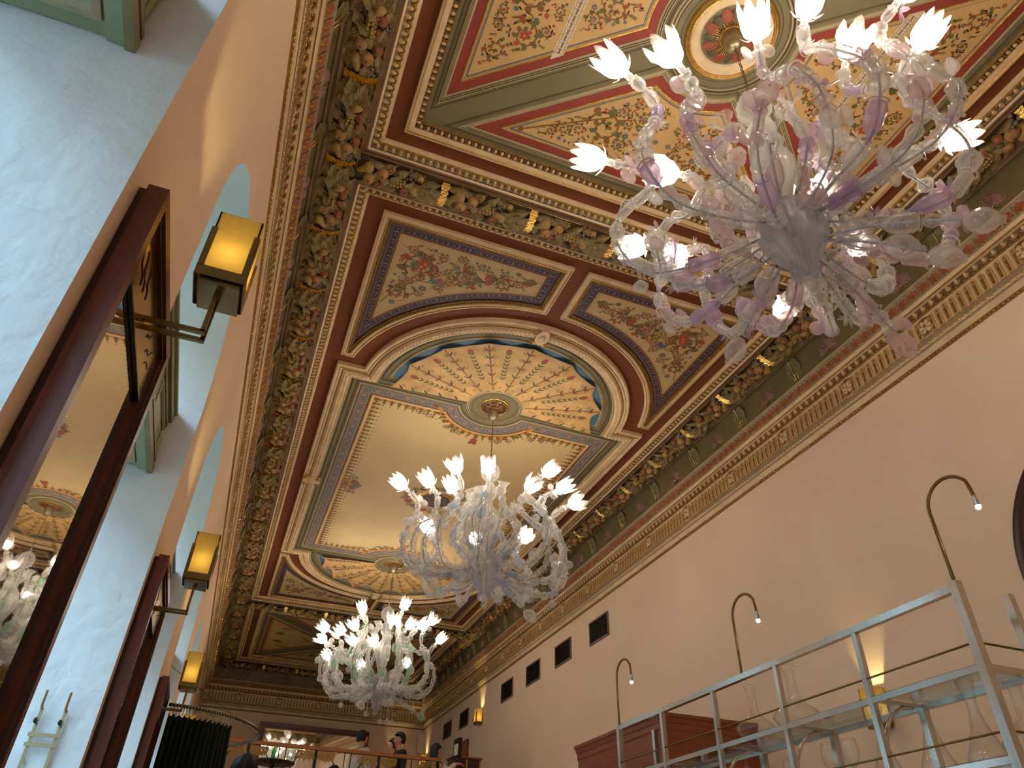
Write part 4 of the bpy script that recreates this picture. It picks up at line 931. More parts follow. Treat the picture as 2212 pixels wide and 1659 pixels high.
TUL = [tulip_mesh('tulip_shade', .03, .15, .245), tulip_mesh('tulip_shade', .10, .13, .235, 7, False), tulip_mesh('tulip_shade', .0, .16, .235, 9, True)]
b = MB(); b.sphere((0, 0, .095), (.034, .034, .045), 10, 8); b.lathe([(.012, .02), (.014, .06)], 8); ME_BULB = b.mesh('bulb', [BULBM])
BOT = {}
def bottle(var, m):
    if (var, m.name) in BOT: return BOT[(var, m.name)]
    b = MB()
    P = {0: [(.014, 0), (.016, .10), (.022, .16), (.040, .30), (.047, .45), (.046, .62), (.050, .70), (.044, .78), (.046, .86), (.030, .95), (.012, 1.0)],
         1: [(.016, 0), (.030, .06), (.042, .18), (.046, .28), (.034, .42), (.028, .50), (.034, .58), (.048, .74), (.044, .88), (.026, .96), (.016, 1.0)],
         2: [(.018, 0), (.034, .05), (.037, .12), (.032, .17), (.037, .22), (.032, .28), (.037, .34), (.032, .40), (.037, .46), (.032, .52), (.037, .58), (.032, .64), (.037, .70), (.033, .78), (.036, .86), (.026, .95), (.016, 1.0)],
         3: [(.012, 0), (.034, .10), (.054, .28), (.060, .46), (.056, .62), (.040, .78), (.020, .88), (.024, .92), (.016, 1.0)],
         4: [(.014, 0), (.018, .35), (.024, .42), (.034, .50), (.044, .64), (.052, .80), (.070, .95), (.082, 1.0)]}[var]
    n = 12; rf = (lambda a, z: 1 + .08 * cos(6 * a)) if var in (0, 3) else None
    b.lathe(P, n, 0, None, True, rf)
    if var == 3:
        for k in range(5):
            for j in range(2): a = 2 * pi * k / 5 + j * .6; b.sphere((.057 * cos(a), .057 * sin(a), .38 + .18 * j), (.008, .008, .05), 5, 3, 0)
    if var in (0, 2): b.lathe([(.036, .975), (.05, .985), (.036, .995)], n, 0)
    BOT[(var, m.name)] = b.mesh('bottle_segment', [m]); return BOT[(var, m.name)]
def flower_mesh(m, r, n):
    b = MB()
    for k in range(n):
        a = 2 * pi * k / n; c, s = cos(a), sin(a); P = [(.01, 0, 0), (.45 * r, .22 * r, .1 * r), (.8 * r, .2 * r, .3 * r), (1.0 * r, 0, .5 * r), (.8 * r, -.2 * r, .3 * r), (.45 * r, -.22 * r, .1 * r)]
        b.add([(c * x - s * y, s * x + c * y, z) for x, y, z in P], [(0, 1, 2, 3, 4, 5)], 0)
    b.sphere((0, 0, .02), .018, 6, 4, 0); return b.mesh('bottle_flower', [m])
def disc_mesh(m, r):
    b = MB(); b.lathe([(.001, 0), (r * .5, .004), (r * .9, 0), (r, .006), (r * .96, .012), (r * .5, .010), (.001, .012)], 16, 0)
    return b.mesh('bottle_disc', [m])
def catmull(P, per=8):
    out = []; n = len(P)
    for i in range(n - 1):
        p0, p1, p2, p3 = P[max(0, i - 1)], P[i], P[i + 1], P[min(n - 1, i + 2)]
        for k in range(per):
            t = k / per; out.append(.5 * ((2 * p1) + (p2 - p0) * t + (2 * p0 - 5 * p1 + 4 * p2 - p3) * t * t + (3 * p1 - p0 - 3 * p2 + p3) * t ** 3))
    out.append(P[-1]); return out
def aim(p, d, sz=1., lz=None, roll=0.):
    d = d.normalized(); q = d.to_track_quat('Z', 'Y').to_matrix().to_4x4()
    return Matrix.Translation(p) @ q @ Matrix.Rotation(roll, 4, 'Z') @ Matrix.Diagonal((sz, sz, lz if lz else sz, 1))
def chain_mesh(b, z0, z1, link=.055, r=.016, w=.0035, x=0, y=0, mi=0):
    z = z0; k = 0
    while z < z1:
        P = [(r * .6 * cos(a), link * .5 * sin(a)) for a in [2 * pi * i / 10 for i in range(11)]]
        b.tube([(x + (u if k % 2 else 0), y + (0 if k % 2 else u), z + v + link / 2) for u, v in P], w, 5, mi, cap=False); z += link * .82; k += 1
def chandelier(cx, cy, tul, tints, label, seed, pend, droop):
    rg = random.Random(seed); root = thing('chandelier', label, 'chandelier', (cx, cy, 0), 'bottle-glass chandeliers down the middle of the ceiling'); z0 = 3.42
    b = MB(); b.lathe([(.028, -.37), (.07, -.35), (.082, -.31), (.06, -.27), (.10, -.22), (.15, -.14), (.19, -.05), (.215, .05), (.205, .13), (.15, .20), (.07, .235)], 96, 0, Matrix.Translation((0, 0, z0)), True, lambda a, z: 1 + (.05 * cos(16 * a + z * 8) if z < -.03 else .012 * cos(8 * a)))
    b.build('central_bowl', PET_BOWL, root)
    b = MB(); b.lathe([(.001, -.46), (.03, -.45), (.042, -.42), (.03, -.385), (.022, -.37)], 14, 0, Matrix.Translation((0, 0, z0))); b.build('finial', PET_C, root)
    b = MB(); b.lathe([(.07, .22), (.05, .30), (.09, .42), (.13, .55), (.14, .68), (.11, .80), (.05, .88), (.045, .95), (.09, 1.02), (.10, 1.10), (.06, 1.18), (.04, 1.22), (.11, 1.30), (.125, 1.38), (.10, 1.46), (.03, 1.52)], 36, 0, Matrix.Translation((0, 0, z0)), True, lambda a, z: 1 + .05 * cos(12 * a)); b.build('column', PET_C, root)
    b = MB(); b.lathe([(.012, .0), (.012, 1.6)], 8, 0, Matrix.Translation((0, 0, z0))); b.build('stem', CABLE, root)
    b = MB(); chain_mesh(b, z0 + 1.52, 5.63); b.build('chain', BRASS, root)
    b = MB(); b.lathe([(.078, 5.80), (.085, 5.755), (.083, 5.72), (.070, 5.675), (.045, 5.64), (.02, 5.625), (.001, 5.622)], 28); b.build('canopy', mat('bronze_canopy', S(176, 162, 130), .35, metal=.8) if 'bronze_canopy' not in MATS else MATS['bronze_canopy'], root)
    fl = [flower_mesh(m, .075, 6) for m in (PET_C, tints[0])]; dc = [disc_mesh(m, .055) for m in (PET_C, tints[-1])]
    def pick(): return rg.choice([PET_C] * 9 + list(tints))
    def arm(P, lit, ti):
        path = catmull([Vector(p) for p in P], 9)
        b = MB(); b.tube(path, .007, 6); a = b.build('arm', CABLE, root)
        S_ = [0.]
        for i in range(1, len(path)): S_.append(S_[-1] + (path[i] - path[i - 1]).length)
        def at(s):
            for i in range(1, len(path)):
                if S_[i] >= s: t = (s - S_[i - 1]) / max(1e-6, S_[i] - S_[i - 1]); return path[i - 1].lerp(path[i], t)
            return path[-1]
        s = .10; L = S_[-1] - (.06 if lit else .0)
        while s < L - .05:
            l = min(rg.uniform(.14, .25), L - s); p, q = at(s), at(s + l); v = rg.choice((0, 0, 1, 1, 2, 2, 3)) 
            if s > L * .72: v = rg.choice((1, 2, 0))
            sc_ = rg.uniform(.95, 1.35) * (1 - .25 * s / L)
            obj('bottle_segment', bottle(v, pick()), a, aim(p, (q - p) * rg.choice((1, 1, 1, 1)), sc_, (q - p).length, rg.random() * 6))
            if rg.random() < .34: obj('bottle_flower', rg.choice(fl), a, aim(q, Vector((rg.uniform(-1, 1), rg.uniform(-1, 1), rg.uniform(-.3, 1))), rg.uniform(.7, 1.1)) @ Matrix.Translation((0, 0, .045)))
            if rg.random() < .22:
                for sg in (-1, 1):
                    d = (q - p).cross(Vector((rg.uniform(-1, 1), rg.uniform(-1, 1), .3))).normalized() * sg; obj('bottle_disc', rg.choice(dc), a, aim(q + d * .075, Vector((rg.uniform(-.4, .4), -1, rg.uniform(-.6, .2))), rg.uniform(.8, 1.15)))
            s += l + .006
        e = path[-1]
        if lit:
            d = (path[-1] - path[-5]).normalized(); M = aim(e, d, 1.05, None, rg.random() * 6); obj('tulip_shade', TUL[ti % 3], a, M); obj('bulb', ME_BULB, a, M)
        else: obj('bottle_segment', bottle(3, pick()), a, aim(e - Vector((0, 0, .02)), Vector((path[-1] - path[-4])), 1.1, .19))
    for i, (dx, dy, zt) in enumerate(tul):
        th = atan2(dy, dx); rt = math.hypot(dx, dy); rb = max(.60, min(1.06, .60 + .42 * rt)) + rg.uniform(-.05, .05); sw = rg.uniform(-.28, .28)
        def pol(r, z, da=0.): return (r * cos(th + da), r * sin(th + da), z)
        zb = z0 + rg.uniform(-.06, .04); lean = rg.uniform(.75, 1.) if zt < 4.64 else .9
        arm([pol(.17, z0 + .03, sw), pol(rb * .45, zb - .06, sw), pol(rb * .84, zb - .10, sw * .9), pol(rb * 1.02, zb + .18, sw * .7), pol(rb * .96, zb + .50, sw * .4), pol(rb * .45 + rt * .40, zt - .52, sw * .2), pol(rt * lean * .9, zt - .28, 0), pol(rt, zt - .10, 0)], True, i + seed)
    for (r, th, z) in droop:
        def pol(rr, zz, da=0.): return (rr * cos(th + da), rr * sin(th + da), zz)
        arm([pol(.14, z0 - .08), pol(r * .5, z0 - .17, .08), pol(r * .9, z0 - .12, .15), pol(r * 1.12, z0 - .02, .22), pol(r * 1.15, z0 + .18, .3)] if z > 0 else [pol(.13, z0 - .12), pol(r * .55, z0 - .22, .06), pol(r, z0 - .40 + z * .1, .1)], False, 0)
    for i in range(9):
        th = 2 * pi * i / 9 + seed; r = rg.uniform(.30, .62); zt = rg.uniform(4.0, 4.45)
        def pol(rr, zz, da=0.): return (rr * cos(th + da), rr * sin(th + da), zz)
        arm([pol(.12, z0 + .12), pol(r * .55, z0 + .22, .1), pol(r, z0 + .45, .2), pol(r * .95, (z0 + zt) / 2 + .2, .3), pol(r * .75, zt, .35)], False, 1)
        obj('bottle_segment', bottle(4, PET_C), root, aim(Vector(pol(r * .75, zt, .35)), Vector(pol(.4, 1., .3)), 1.05, .14))
    for (r, th, zt, n) in pend:
        b = MB(); x, y = r * cos(th), r * sin(th); chain_mesh(b, zt - n * .045, zt, .055, .022, .003, x, y); p = b.build('pendant_chain', PET_C, root)
        b = MB(); b.sphere((x, y, zt - n * .045 - .045), (.04, .04, .045), 10, 6); b.lathe([(.03, -.01), (.05, 0), (.03, .01)], 12, 0, Matrix.Translation((x, y, zt - n * .045 - .045))); b.build('pendant_drop', PET_C, p)
    return root
CH1 = [(-1.08, -.02, 4.62), (-.78, -.19, 4.64), (-.99, .48, 4.36), (-.42, -.53, 4.60), (.20, -.63, 4.62), (.55, -.86, 4.62), (1.08, -.48, 4.42), (-.44, .42, 4.42), (.46, .06, 4.26), (-.40, 1.0, 4.30), (-.08, .94, 4.28), (1.04, .38, 4.28), (.92, 1.05, 4.20), (.45, -.95, 4.98), (-.02, -.62, 5.0)]
CH2 = [(-1.05, .26, 4.56), (-.75, .08, 4.56), (-.51, -.28, 4.60), (-.44, .10, 4.55), (-.12, -.28, 4.68), (.42, -.24, 4.57), (.50, -.62, 4.63), (.80, -.36, 4.62), (1.06, -.15, 4.55), (.12, .80, 4.30), (-.52, .85, 4.30), (.70, .62, 4.32)]
CH3 = [(-1.10, -.28, 4.34), (-1.06, .12, 4.25), (-.86, .68, 4.11), (-.80, -.22, 4.33), (-.63, -.5, 4.35), (-.56, -.62, 4.64), (.12, -.80, 4.74), (-.02, -.58, 4.50), (.30, -.50, 4.50), (.50, -.58, 4.52), (.66, -.70, 4.57), (.95, -.30, 4.39), (-.50, .15, 4.28), (-.14, .18, 4.30), (-.2, .9, 4.1), (.6, .8, 4.2)]
chandelier(CX, 2.18, CH1, (PET_L, PET_P, PET_P), 'nearest and largest bottle-glass chandelier with lilac and pink segments', 3, [(.95, 2.6, 3.3, 3)], [(.78, .9, 1), (.72, 2.1, 1), (.8, -1.1, 0), (.75, 3.6, 1), (.8, .1, 0), (.62, 5.4, 0), (.55, 1.6, 0)])
chandelier(CX, 7.90, CH2, (PET_B, PET_C), 'middle bottle-glass chandelier with bluish segments', 8, [(.85, -2.3, 3.25, 6), (.55, -1.9, 3.2, 6), (.5, -.9, 3.3, 7), (.8, -.4, 3.3, 5), (.35, -1.4, 3.7, 9), (.9, 3.2, 4.0, 12), (.95, -.1, 4.0, 12)], [(.7, -2.2, 1), (.6, -1.2, 0), (.75, -.5, 1), (.7, .8, 1), (.7, 2.2, 1), (.5, -.2, 0)])
chandelier(CX, 13.86, CH3, (PET_G, PET_C), 'farthest bottle-glass chandelier with green segments', 15, [(.8, -2.6, 3.15, 3), (.6, -2.0, 3.12, 5), (.4, -1.5, 3.1, 6), (.3, -.9, 3.1, 5), (.7, -.6, 3.2, 3), (.85, -.2, 3.3, 4), (.5, -1.1, 3.05, 5)], [(.7, -2.2, 0), (.6, -1.2, 1), (.75, -.5, 0), (.7, .8, 1), (.7, 2.2, 1)])

# ------------------------------------------------------------------ mirror piers with brass plates and sconces
def box_ring(b, y0, y1, z0, z1, prof, ids):
    """picture-frame sweep on the left wall: prof = [(inset, x)]"""
    fn = lambda o: [(y0 + o, z0 + o), (y1 - o, z0 + o), (y1 - o, z1 - o), (y0 + o, z1 - o)]
    R = [[(x, y, z) for y, z in fn(o)] for o, x in prof]
    for i in range(len(R) - 1): b.add(R[i] + R[i + 1], [(k, (k + 1) % 4, 4 + (k + 1) % 4, 4 + k) for k in range(4)], ids[i])
ORD = ['nearest', 'second', 'third', 'fourth', 'fifth', 'sixth', 'seventh']
def sconce(x, y, z, nx, ny, label, wall=False, group='alabaster box sconces'):
    """nx,ny: direction out of the wall; (x,y,z) centre of the shade, wall foot is placed behind it"""
    root = thing('wall_sconce', label, 'wall lamp', (x, y, z), group, atan2(ny, nx)); W, H = .078, .145
    b = MB()
    for sx, sy, (a0, a1, c0, c1) in (((1, 0, (W - .006, W, -W, W))), ((-1, 0, (-W, -W + .006, -W, W))), ((0, 1, (-W, W, W - .006, W))), ((0, -1, (-W, W, -W, -W + .006)))): b.box(a0, a1, c0, c1, -H, H)
    b.box(-W, W, -W, W, H - .008, H - .002) if False else None
    b.build('shade', SHADE, root)
    b = MB(); q = W + .004; b.box(-q, q, -q, q, -H - .012, -H + .0); b.box(-q, q, -q - .004, -q, -H - .04, -H + .004); b.box(-q, q, q, q + .004, -H - .04, -H + .004); b.box(-q - .004, -q, -q, q, -H - .04, -H + .004); b.box(q, q + .004, -q, q, -H - .04, -H + .004); b.build('tray', BRASS, root)
    b = MB(); b.box(-W + .012, W - .004, -W + .004, W - .004, -H - .062, -H - .01); b.build('lamp_base', BRASS, root)
    for sx in (-1, 1):
        for sy in (-1, 1): b = MB(); b.box(*sorted((sx * q, sx * (q - .018))), *sorted((sy * (q - .004), sy * (q + .004))), -H, .055); b.box(*sorted((sx * (q - .004), sx * (q + .004))), *sorted((sy * q, sy * (q - .018))), -H, .055); b.build('corner_bracket', BRASS, root)
    b = MB(); b.sphere((0, 0, -.05), (.025, .025, .035), 10, 8); b.build('bulb', SBULB, root);
    if not wall:
        for sy in (-1, 1):
            b = MB(); yy = sy * .024; s = .0075; b.box(-.19, .0 + s, yy - s, yy + s, -.385 - s, -.385 + s); b.box(-s, s, yy - s, yy + s, -.385, -H - .05); b.build('arm', BRASS, root)
    else: b = MB(); b.box(-W - .03, -W - .004, -.03, .03, -.19, .05); b.build('wall_bracket', BRASS, root)
    return root
for k, c in enumerate(PIERS):
    if c > YB - .4: continue
    y0, y1, z0, z1 = c - .437, c + .437, -.30, 1.775
    root = thing('pier_mirror', ORD[k] + ' mahogany framed mirror on the window piers', 'mirror', (XL, c, z0), 'mahogany pier mirrors')
    inv = Matrix.Translation((-XL, -c, -z0))
    def pm(b, name, m, par=None):
        o = b.build(name, m, par or root)
        if par is None: o.location = (-XL, -c, -z0)
        return o
    b = MB(); b.box(XL + .001, -.58, y0 + .012, y1 - .012, z0, z1 - .012); pm(b, 'backing_board', WOODD)
    b = MB(); box_ring(b, y0, y1, z0, z1, [(0, -.58), (0, -.52), (.045, -.52), (.047, -.531), (.060, -.531), (.062, -.545), (.072, -.547), (.072, -.562)], [0, 0, 1, 0, 1, 0, 0]); fr_ = pm(b, 'frame', [WOOD, WOODD])
    b = MB(); b.box(-.575, -.560, y0 + .07, y1 - .07, z0 + .07, z1 - .07); pm(b, 'mirror_glass', MIRROR)
    b = MB(); b.box(-.558, -.546, y0 + .074, y1 - .074, 1.503, z1 - .074); pl = pm(b, 'brass_plate', BRASSP)
    b = MB(); b.box(-.558, -.545, y0 + .074, y1 - .074, 1.493, 1.503); pm(b, 'plate_edge', BLACKM)
    b = MB()   # incised stems radiating from the lamp arms
    for s in (-1, 1):
        for (dy, zz, ln, bd) in ((.10, 1.62, .10, .5), (.16, 1.60, .11, .7), (.21, 1.585, .12, .9)):
            b.tube([(-.5455, c + s * (dy + .16 * t * bd), zz - .02 + .07 * t + .012 * sin(t * 9)) for t in [i / 8 for i in range(9)]], .003, 4)
        b.tube([(-.5455, c + s * .015, 1.575), (-.5455, c + s * .10, 1.575 + s * .06)], .0035, 4)
    pm(b, 'incised_line', WOODD)
    lab = ORD[k] + ' glowing alabaster sconce on a mahogany pier mirror'
    sconce(-.360, c - .005, 1.965, 1, 0, lab)

# ------------------------------------------------------------------ right wall and end wall fittings
sconce(5.690, 5.50, 1.74, -1, 0, 'glowing alabaster sconce on the plain wall behind the decanters', True)
sconce(5.690, 17.36, 3.95, -1, 0, 'glowing alabaster sconce high on the plain wall between two vents', True)
sconce(.2220 * 22.7 - .05, YB - .09, 3.63, 0, -1, 'glowing alabaster sconce on the end wall behind the dark-clad men', True)
sconce(.269 * 22.7 - .45, YB - .09, 3.70, 0, -1, 'glowing alabaster sconce on the end wall beside the waitress', True) if False else sconce(5.690, 22.2, 3.70, -1, 0, 'glowing alabaster sconce in the far corner beside the waitress', True)
for y, lb in ((11.16, 'black slatted wall vent nearest the viewer'), (12.67, 'black slatted wall vent second from the viewer'), (14.16, 'black slatted wall vent third from the viewer'), (15.67, 'black slatted wall vent just before the high sconce'), (18.75, 'black slatted wall vent just past the high sconce'), (20.2, 'black slatted wall vent closest to the far corner')):
    zc = 4.15; root = thing('wall_vent', lb, 'vent', (XR, y, zc), 'black wall vents in a row')
    b = MB()
    for (a0, a1, c0, c1) in ((-.36, .36, -.20, -.17), (-.36, .36, .17, .20), (-.36, -.335, -.17, .17), (.335, .36, -.17, .17)): b.box(-.025, -.001, a0, a1, c0, c1)
    b.build('vent_frame', VENTF, root)
    b = MB(); b.box(-.004, -.001, -.34, .34, -.175, .175); b.build('vent_void', BLACKM, root)
    for i in range(7):
        z = -.15 + .05 * i; b = MB(); b.add([(-.018, -.335, z), (-.018, .335, z), (-.006, .335, z + .028), (-.006, -.335, z + .028)], [(0, 1, 2, 3)]); b.add([(-.015, -.335, z), (-.015, .335, z), (-.003, .335, z + .028), (-.003, -.335, z + .028)], [(3, 2, 1, 0)]); b.build('slat', BLACKM, root)
# big round mirror near the camera's right edge
root = thing('round_mirror', 'large round dark-framed mirror at the right edge', 'mirror', (XR, 2.60, 2.30)); b = MB(); M = Matrix.Rotation(-pi / 2, 4, 'Y')
b.lathe([(1.0, .0), (1.13, 0), (1.13, .03), (1.11, .05), (1.0, .055), (.98, .03), (.98, .0)], 96, 0, M); b.build('rim', WOODD, root)
b = MB(); b.lathe([(.001, .02), (.985, .02), (.985, .01), (.001, .01)], 96, 0, M); b.build('mirror_disc', mat('smoked_mirror', S(70, 40, 34), .1, metal=1.), root)
# tall cherry cabinet against the right wall
root = thing('tall_cabinet', 'tall cherry-wood cabinet with crown moulding behind the steel shelf', 'cabinet', (XR, 8.45, ZF)); CX0, CY0, CY1_, CT = 4.50, 7.36, 9.55, 1.93
def cb(b, name, m): o = b.build(name, m, root); o.location = (-XR, -8.45, -ZF); return o
b = MB(); b.box(CX0 + .03, XR - .002, CY0 + .03, CY1_ - .03, ZF + .001, CT - .17); cb(b, 'body', WOODC)
b = MB()
fn = lambda o: [(CX0 + o, CY0 + o), (XR - .002, CY0 + o), (XR - .002, CY1_ - o), (CX0 + o, CY1_ - o)]
sweep(b, fn, [(.03, CT - .18), (.02, CT - .16), (.02, CT - .10), (.012, CT - .095), (.005, CT - .05), (-.01, CT - .035), (-.01, CT), (.4, CT)], [0] * 7); cb(b, 'crown_moulding', WOODC)
for i in range(2):
    ya = CY0 + .42 + i * .86; b = MB(); R = [[(x, ya + o, .1 + o) for o, x in ((0, 0),)]]
    b.box(CX0 + .008, CX0 + .03, ya, ya + .80, ZF + .1, CT - .62); d = cb(b, 'door', WOODC); b = MB(); b.box(CX0 + .004, CX0 + .009, ya + .10, ya + .70, ZF + .2, CT - .70); b.build('door_glass', GLASS, d)
b = MB(); b.box(CX0 + .026, CX0 + .031, CY0 + .05, CY0 + .33, 1.28, 1.42); cb(b, 'notice_card', PAPER)

# ------------------------------------------------------------------ steel bar shelf
SX, SBX, PY0, PS = 3.30, 3.65, 2.478, .7194; YP = [PY0 + PS * i for i in range(6)]; ZT, ZM, ZL = 1.43, 1.045, .655
root = thing('bar_shelf', 'brushed steel bar shelving with glass shelves on the right', 'shelf', (SX, YP[2], ZF))
def sh(b, name, m, par=None):
    o = b.build(name, m, par or root)
    if par is None: o.location = (-SX, -YP[2], -ZF)
    return o
for i, y in enumerate(YP):
    a = .022 if i in (0, 5) else .016
    b = MB(); b.box(SX - a, SX + a, y - a, y + a, ZF, ZT + (.015 if i in (0, 5) else -.035)); sh(b, 'post', STEEL)
    b = MB(); b.box(SBX - .02, SBX + .02, y - .02, y + .02, ZF, ZT if i in (0, 5) else ZM); sh(b, 'post', STEEL)
for zz in (ZT,): b = MB(); b.box(SX - .018, SX + .018, YP[0], YP[-1], zz - .036, zz); sh(b, 'top_rail', STEEL)
for zz in (ZM, ZL):
    b = MB(); b.box(SX - .014, SX + .014, YP[0], YP[-1], zz - .03, zz); sh(b, 'shelf_rail', STEEL); b = MB(); b.box(SBX - .014, SBX + .014, YP[0], YP[-1], zz - .03, zz); sh(b, 'shelf_rail', STEEL)
    b = MB(); b.box(SX, SBX, YP[0] - .012, YP[0] + .012, zz - .03, zz); sh(b, 'end_rail', STEEL); b = MB(); b.tube([(SX, YP[0] - .02, zz + .10), (SX, YP[-1], zz + .10)], .006, 6); sh(b, 'guard_rod', BRASS); b = MB(); b.tube([(SX, YP[0], zz + .10), (SBX, YP[0], zz + .10)], .006, 6); sh(b, 'guard_rod', BRASS)
    for i in range(5):
        b = MB(); b.box(SX + .005, SBX + (.0 if zz == ZM else .0), YP[i] + .02, YP[i + 1] - .02, zz + .001, zz + .011); sh(b, 'glass_shelf', SHELFG)
    for i in range(1, 5):
        b = MB(); b.box(SX, SBX - .02, YP[i] - .012, YP[i] + .012, zz - .02, zz); b.tube([(SX + .02 + .26 * (1 - cos(t)), YP[i], zz - .28 + .26 * sin(t)) for t in [pi / 2 * j / 10 for j in range(11)]], .012, 5); sh(b, 'shelf_bracket', STEEL)
b = MB(); b.box(SX, SBX, YP[0] - .018, YP[0] + .018, ZT - .036, ZT) if False else None
# gooseneck lamps
for i, (y, lb) in enumerate(((YP[0], 'brass gooseneck lamp at the near end of the steel shelf'), ((YP[2] + YP[3]) / 2, 'brass gooseneck lamp over the middle of the steel shelf'), (YP[5], 'brass gooseneck lamp at the far end of the steel shelf'))):
    root = thing('gooseneck_lamp', lb, 'lamp', (SX, y, ZT + (.016 if i != 1 else .001)), 'brass gooseneck lamps on the steel shelf')
    P = [(0, 0, 0), (0, 0, .18), (0, 0, .34)] + [(0, -.135 + .135 * cos(a), .38 + .135 * sin(a)) for a in [pi * j / 10 * .86 for j in range(11)]]
    P = [Vector(p) for p in P]; P.append(P[-1] + Vector((0, -.012, -.09)))
    b = MB(); b.tube(catmull(P, 4), .0095, 8); b.build('neck', BRASS, root)
    e = P[-1]; b = MB(); b.lathe([(.011, 0), (.013, -.05), (.011, -.052), (.011, 0)], 10, 0, Matrix.Translation(e)); b.build('socket', STEEL, root)
    b = MB(); b.sphere((e.x, e.y, e.z - .058), .014, 10, 8); b.build('bulb', LEDM, root)
# decanters and glasses
def glassware(kind, x, y, z, s, label, tilt=0):
    root = thing({'wide': 'wide_decanter', 'tall': 'tall_decanter', 'cut': 'slant_decanter', 'wine': 'wine_glass', 'flute': 'hanging_glass'}[kind], label, 'decanter' if kind in ('wide', 'tall', 'cut') else 'glass', (x, y, z))
    P = {'wide': [(.001, .004), (.06, .0), (.115, .03), (.135, .065), (.12, .095), (.07, .13), (.036, .18), (.028, .25), (.030, .30), (.048, .345)],
         'tall': [(.001, .004), (.085, .0), (.095, .02), (.075, .07), (.04, .16), (.024, .23), (.024, .27), (.034, .33), (.05, .40)],
         'cut': [(.001, .004), (.08, .0), (.088, .02), (.055, .10), (.03, .19), (.022, .24), (.03, .29), (.045, .34)],
         'wine': [(.036, 0), (.036, .004), (.005, .008), (.004, .09), (.012, .098), (.034, .12), (.044, .155), (.042, .19), (.034, .225)],
         'flute': [(.036, 0), (.036, -.004), (.005, -.008), (.004, -.09), (.014, -.10), (.03, -.125), (.034, -.16), (.03, -.21)]}[kind]
    b = MB(); b.lathe([(r * s, zz * s) for r, zz in P], 24, 0); b.lathe([(max(.001, (r - .003)) * s, zz * s + .003) for r, zz in P[1:]], 24, 0)
    if kind == 'cut':
        for i, v in enumerate(b.v): b.v[i] = (v[0], v[1], v[2] + (v[1] * .5 if v[2] > .3 * s else 0))
    nm = {'wide': 'vessel', 'tall': 'vessel', 'cut': 'vessel', 'wine': 'bowl', 'flute': 'bowl'}[kind]; b.build(nm, DECANT, root)
    b = MB(); r, zz = P[-1]; b.lathe([(r * s - .003, zz * s - .001), (r * s, zz * s + .002), (r * s + .001, zz * s - .002)], 24, 0); b.build('lip', DECANT, root) if kind != 'cut' else None
glassware('wide', 3.47, 4.43, ZM + .012, 1.0, 'wide-bellied crystal decanter on the upper glass shelf, left one')
glassware('wide', 3.52, 4.06, ZM + .012, 1.15, 'wide-bellied crystal decanter on the upper glass shelf behind the second post')
glassware('tall', 3.47, 3.37, ZL + .012, .95, 'flared crystal decanter directly below the wall sconce')
glassware('cut', 3.46, 3.03, ZL + .012, 1.05, 'crystal decanter with slanted mouth on the lower shelf')
glassware('tall', 3.50, 2.77, ZL + .012, 1.05, 'largest flared crystal decanter on the lower shelf')
glassware('wide', 3.53, 2.54, ZL + .012, 1.0, 'wide-bellied decanter behind the nearest steel post')
glassware('wine', 3.45, 3.77, ZL + .012, 1.15, 'round wine glass on the lower shelf, left of a pair')
glassware('wine', 3.47, 3.62, ZL + .012, 1.15, 'round wine glass on the lower shelf, right of a pair')
for i, (x, y) in enumerate(((3.40, 4.30), (3.50, 4.22), (3.42, 4.12), (3.52, 4.42), (3.43, 4.55), (3.50, 4.80), (3.42, 5.0))):
    glassware('flute', x, y, ZM - .035, 1.0, 'stemmed glass hanging upside down under the upper shelf, ' + ('third', 'second', 'first', 'fourth', 'fifth', 'sixth', 'seventh')[i] + ' from the near end')
for o in C.objects:
    if o.name.startswith('hanging_glass'): o['group'] = 'stemmed glasses hanging under the upper shelf'

# ------------------------------------------------------------------ brass hook rack on the second niche's jamb
YJ = NC + NH; root = thing('hook_rack', 'flat brass hook rack on the blue-lit window reveal', 'coat rack', (-.80, YJ, .2))
def hk(b, name, m=None): o = b.build(name, m or BRASSR, root); o.location = (.80, -YJ, -.2); return o
BRASSR = mat('pale_brass', S(176, 158, 116), .35, metal=.7, var=.1)
for x in (-.862, -.750):
    b = MB(); b.box(x - .008, x + .008, YJ - .026, YJ - .020, -.4, .835); hk(b, 'upright')
    b = MB(); b.tube([(x, YJ - .023, .835), (x, YJ - .045, .832), (x, YJ - .060, .850), (x, YJ - .062, .915)], .0075, 4, 0, False); hk(b, 'hook')
    b = MB(); b.tube([(x - .004, YJ - .023, .765), (x - .004, YJ - .05, .765)], .005, 6); b.sphere((x - .004, YJ - .055, .772), (.010, .008, .014), 8, 6); hk(b, 'peg', BLACKM)
    b = MB(); b.tube([(x, YJ - .02, .60), (x, YJ, .60)], .006, 6); hk(b, 'wall_stud')
for z in (.712, .667): b = MB(); b.box(-.880, -.733, YJ - .034, YJ - .027, z - .009, z + .009); hk(b, 'cross_bar')

